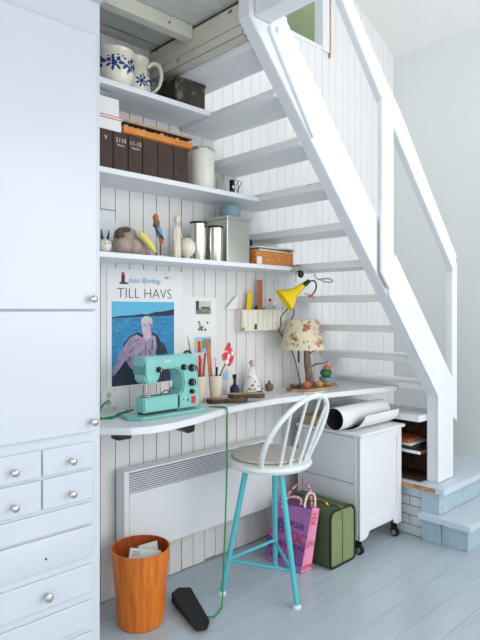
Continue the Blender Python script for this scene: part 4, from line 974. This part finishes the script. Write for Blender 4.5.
# paper roll: one spiral sheet, dark inside, lying on the cart
zc = cz1+.021
b = MB()
def spiral(r0, r1, turns, cyy, czz, th, tail):
    out = []; n = int(turns*28)
    for i in range(n+1):
        t = i/n; r = r0+(r1-r0)*t; a = -PI/2+turns*2*PI*(1-t)
        out.append((cyy+r*math.cos(a), czz+r*math.sin(a)))
    return out+tail
R_ = .066; cyy, czz = 1.905, zc+R_+.002
sp_ = spiral(.0605, R_, 1.35, cyy, czz, .002, [(cyy-.03, czz-R_+.001), (cyy-.07, czz-R_+.008), (cyy-.102, czz-R_+.028), (cyy-.118, czz-R_+.056), (cyy-.124, czz-R_+.086)])
inner = []
for i, p in enumerate(sp_):
    q0 = Vector(sp_[max(0, i-1)]); q1 = Vector(sp_[min(len(sp_)-1, i+1)]); tt = (q1-q0).normalized(); nn = Vector((tt.y, -tt.x))
    inner.append((p[0]+nn.x*.0022, p[1]+nn.y*.0022))
va = [[], []]; 
XA, XB = 2.545, 3.02
for i in range(len(sp_)):
    xa = XA if i < 34 else XA+max(0, (i-34))*.016
    va[0].append((b.bm.verts.new((xa, sp_[i][0], sp_[i][1])), b.bm.verts.new((XB, sp_[i][0], sp_[i][1]))))
    va[1].append((b.bm.verts.new((xa, inner[i][0], inner[i][1])), b.bm.verts.new((XB, inner[i][0], inner[i][1]))))
o_, n_ = va; fo = []; fi = []
for i in range(len(sp_)-1):
    fo.append(b.bm.faces.new([o_[i][0], o_[i+1][0], o_[i+1][1], o_[i][1]])); fi.append(b.bm.faces.new([n_[i][0], n_[i][1], n_[i+1][1], n_[i+1][0]]))
    fo.append(b.bm.faces.new([o_[i][0], n_[i][0], n_[i+1][0], o_[i+1][0]])); fo.append(b.bm.faces.new([o_[i][1], o_[i+1][1], n_[i+1][1], n_[i][1]]))
b._fin(fo, 'paper', True)
b._fin(fi, 'slate', True)
for k_ in range(len(sp_)-8, len(sp_)-1): pass
b.build('paper_roll', label='large roll of white paper with a dark inside lying on the cart under the desk', cat='paper roll')
b = MB(); b.box(2.60, 2.94, 2.035, 2.19, zc, zc+.052, 'midwood', bev=.003); b.build('wooden_case', label='brown wooden case behind the paper roll on the cart', cat='case')

# cubby contents
for i, (m, h, l) in enumerate((('slate', .018, 'black book, lowest in the stair cubby pile'), ('paper', .012, 'white magazine between the black and orange books in the cubby'), ('rust', .020, 'orange-red book, topmost in the stair cubby'))):
    z_ = .514+[0, .0185, .031][i]+.02*(i > 5)
    b = MB(); b.box(3.075+.006*i, 3.27, 1.72+.02*i, 2.10-.01*i, z_, z_+h, m, bev=.002); b.build('cubby_book', label=l, cat='book', group='books in the stair cubby')

# ================================================================== SUITCASE
sc_ = thing('suitcase', 'green vintage suitcase with black edging standing between the pink bag and the cart', 'suitcase', (2.47, 1.95, 0))
a0, a1, c0, c1, h0, h1 = 2.350, 2.568, 1.785, 2.13, .004, .305
def rrect(x0, x1, z0, z1, r, n=5):
    o = []
    for cx_, cz_, a in ((x1-r, z0+r*.4, -PI/2), (x1-r, z1-r, 0), (x0+r, z1-r, PI/2), (x0+r, z0+r*.4, PI)):
        rr_ = r if cz_ > (z0+z1)/2 else r*.4
        for k in range(n+1):
            t = a+PI/2*k/n; cxx = cx_ if rr_ == r else (x1-rr_ if cx_ > (x0+x1)/2 else x0+rr_)
            o.append((cxx+rr_*math.cos(t), cz_+rr_*math.sin(t)))
    return o
b = MB(); b.prism(rrect(a0+.002, a1-.002, h0+.002, h1-.002, .045), c0+.004, c1-.004, 'y', 'suitd', bev=.003); b.build('shell', sc_)
b = MB(); b.prism(rrect(a0+.010, a1-.010, h0+.010, h1-.012, .038), c0-.002, c0+.003, 'y', 'suit', bev=.0015); b.build('front_panel', sc_, label='light green end panel')
b = MB()
loop = [(p[0], c0, p[1]) for p in rrect(a0+.004, a1-.004, h0+.004, h1-.004, .043)]
b.tube(loop, .0062, 'black', 8, 1, close=True); b.build('edging', sc_)
b = MB(); b.tube([(a0+.008, c0+.002, h1-.02), (a0+.008, c0+.004, h0+.01)], .004, 'black', 8, 1); b.tube([((a0+a1)/2-.01, c1-.01, h1), ((a0+a1)/2-.01, c0+.01, h1)], .002, 'black', 6, 1); b.build('seam', sc_)
b = MB(); b.box(a0+.090, a0+.110, c0-.006, c0-.002, h1-.055, h1-.006, 'brass', bev=.001); b.box(a0+.090, a0+.110, c0-.004, c0+.02, h1-.004, h1+.004, 'brass', bev=.001); b.build('latch', sc_)
b = MB(); b.box(a0+.06, a0+.085, c0+.06, c0+.085, h1-.004, h1+.006, 'brass', bev=.002); b.box(a0+.06, a0+.085, c0+.19, c0+.215, h1-.004, h1+.006, 'brass', bev=.002); b.tube([(a0+.072, c0+.075, h1+.004), (a0+.072, c0+.085, h1+.014), (a0+.072, c0+.13, h1+.017), (a0+.072, c0+.19, h1+.014), (a0+.072, c0+.20, h1+.004)], .006, 'brass', 8, 4); b.build('handle', sc_)
b = MB(); b.box(a0+.102, a0+.106, c0-.0045, c0-.0015, h0+.012, h1-.05, 'suitd'); b.build('centre_strip', sc_)

# ================================================================== PINK BAG
bg_ = thing('shopping_bag', 'pink woven plastic shopping bag with blue and red print leaning on the green suitcase', 'bag', (2.26, 1.97, 0))
# corner frames: bottom and top rectangles, leaning towards +x
B0 = [(2.205, 2.115, .004), (2.215, 1.868, .004), (2.290, 1.862, .004), (2.300, 2.115, .004)]
T0 = [(2.262, 2.095, .305), (2.268, 1.838, .325), (2.335, 1.842, .315), (2.338, 2.095, .30)]
B0 = [Vector(p) for p in B0]; T0 = [Vector(p) for p in T0]
b = MB(); nU, nV = 10, 12; faces = {0: 'pink', 1: 'pinklt', 2: 'pink', 3: 'pinklt'}
rq = random.Random(2)
for s_ in range(4):
    g = []
    for j in range(nV+1):
        row = []
        for i in range(nU+1):
            u, v = i/nU, j/nV
            p = (B0[s_]*(1-u)+B0[(s_+1) % 4]*u)*(1-v)+(T0[s_]*(1-u)+T0[(s_+1) % 4]*u)*v
            if s_ == 1: p += Vector((0, .018*math.sin(PI*u)*v, 0))
            elif s_ != 3 and 0 < i < nU: p += Vector((.0025*math.sin(9*v+5*u)*math.sin(PI*u), 0, 0))
            row.append(b.bm.verts.new(p))
        g.append(row)
    fs = [b.bm.faces.new([g[j][i], g[j][i+1], g[j+1][i+1], g[j+1][i]]) for j in range(nV) for i in range(nU)]
    b._fin(fs, faces[s_], False)
fs = [b.bm.faces.new([b.bm.verts.new(p) for p in B0])]; b._fin(fs, 'pink')
bmesh.ops.remove_doubles(b.bm, verts=b.bm.verts[:], dist=.0008)
bo = b.build('bag_body', bg_)
md = bo.modifiers.new('thick', 'SOLIDIFY'); md.thickness = .0015
b = MB(); b.sph((2.295, 1.98, .235), .05, 'blackmat', (.5, 1.7, .85)); b.build('contents', bg_, label='dark cloth stuffed inside the bag')
def onface(u, v, off=.003):  # u: 0 at far/left edge, 1 at near/right edge of the big left face
    p = (B0[0]*(1-u)+B0[1]*u)*(1-v)+(T0[0]*(1-u)+T0[1]*u)*v
    ux = (B0[1]-B0[0]).normalized(); vy = (T0[0]-B0[0]).normalized(); nrm = ux.cross(vy).normalized()
    if nrm.x > 0: nrm = -nrm
    return p+nrm*off, ux, vy
def btext(s, u, v, size, m, name='print'):
    p, ux, vy = onface(u, v); return text(s, size, m, plane_frame(p, ux, vy), bg_, name, .0004)
btext('DC', .80, .50, .075, 'red', 'red_lettering'); btext('DRA', .15, .50, .035, 'red', 'red_lettering')
btext('IKSIB', .70, .70, .044, 'indigo', 'blue_lettering'); btext('@', .30, .66, .075, 'indigo', 'blue_emblem')
for i, s in enumerate(('BOLAN MERK', 'BRIM TALSO', 'DEKA NORD')):
    btext(s, .5, .36-.11*i, .042, 'indigo' if i != 1 else 'indigo', 'blue_lettering')
btext('ROMA BIM', .45, .305, .030, 'red', 'red_lettering')
p = (B0[1]+B0[2])/2; ux = (B0[2]-B0[1]).normalized(); vy = (T0[1]-B0[1]).normalized()
def gtext(s, v, size, m, rot=False):
    q = (B0[1]+B0[2])/2*(1-v)+(T0[1]+T0[2])/2*v+Vector((0, -.0035, 0))
    text(s, size, m, plane_frame(q, vy if rot else ux, -ux if rot else vy), bg_, 'side_lettering', .0004)
gtext('AH', .84, .05, 'red', True); gtext('[21]', .44, .03, 'ink'); gtext('YMA', .07, .035, 'red')
def handle(pts, name, m1_, m2_):
    b = MB(); b.tube(pts, .0065, m1_, 10, 8)
    # stripes: alternate material per ring
    i2 = b.mi(m2_)
    b.bm.faces.ensure_lookup_table()
    for k, f_ in enumerate(b.bm.faces):
        if (k//10) % 5 == 0: f_.material_index = i2
    b.build(name, bg_)
handle([(2.266, 2.03, .295), (2.30, 2.02, .36), (2.335, 1.99, .405), (2.355, 1.95, .415), (2.355, 1.92, .385), (2.34, 1.90, .34), (2.33, 1.89, .31)], 'handle', 'pinklt', 'binder')
handle([(2.262, 2.04, .29), (2.27, 2.02, .335), (2.285, 1.97, .355), (2.30, 1.94, .345), (2.29, 1.93, .32)], 'handle', 'pinklt', 'paper')
handle([(2.272, 1.885, .29), (2.285, 1.90, .33), (2.32, 1.91, .372), (2.345, 1.90, .378), (2.35, 1.885, .36), (2.338, 1.875, .31)], 'handle', 'cream', 'pinklt')

for o in bpy.data.objects:
    if '_o' in o: del o['_o']
    if o.type == 'MESH':
        me = o.data
        if any(p.use_smooth for p in me.polygons):
            try:
                bpy.context.view_layer.objects.active = None
                me.set_sharp_from_angle(angle=math.radians(38))
            except Exception: pass
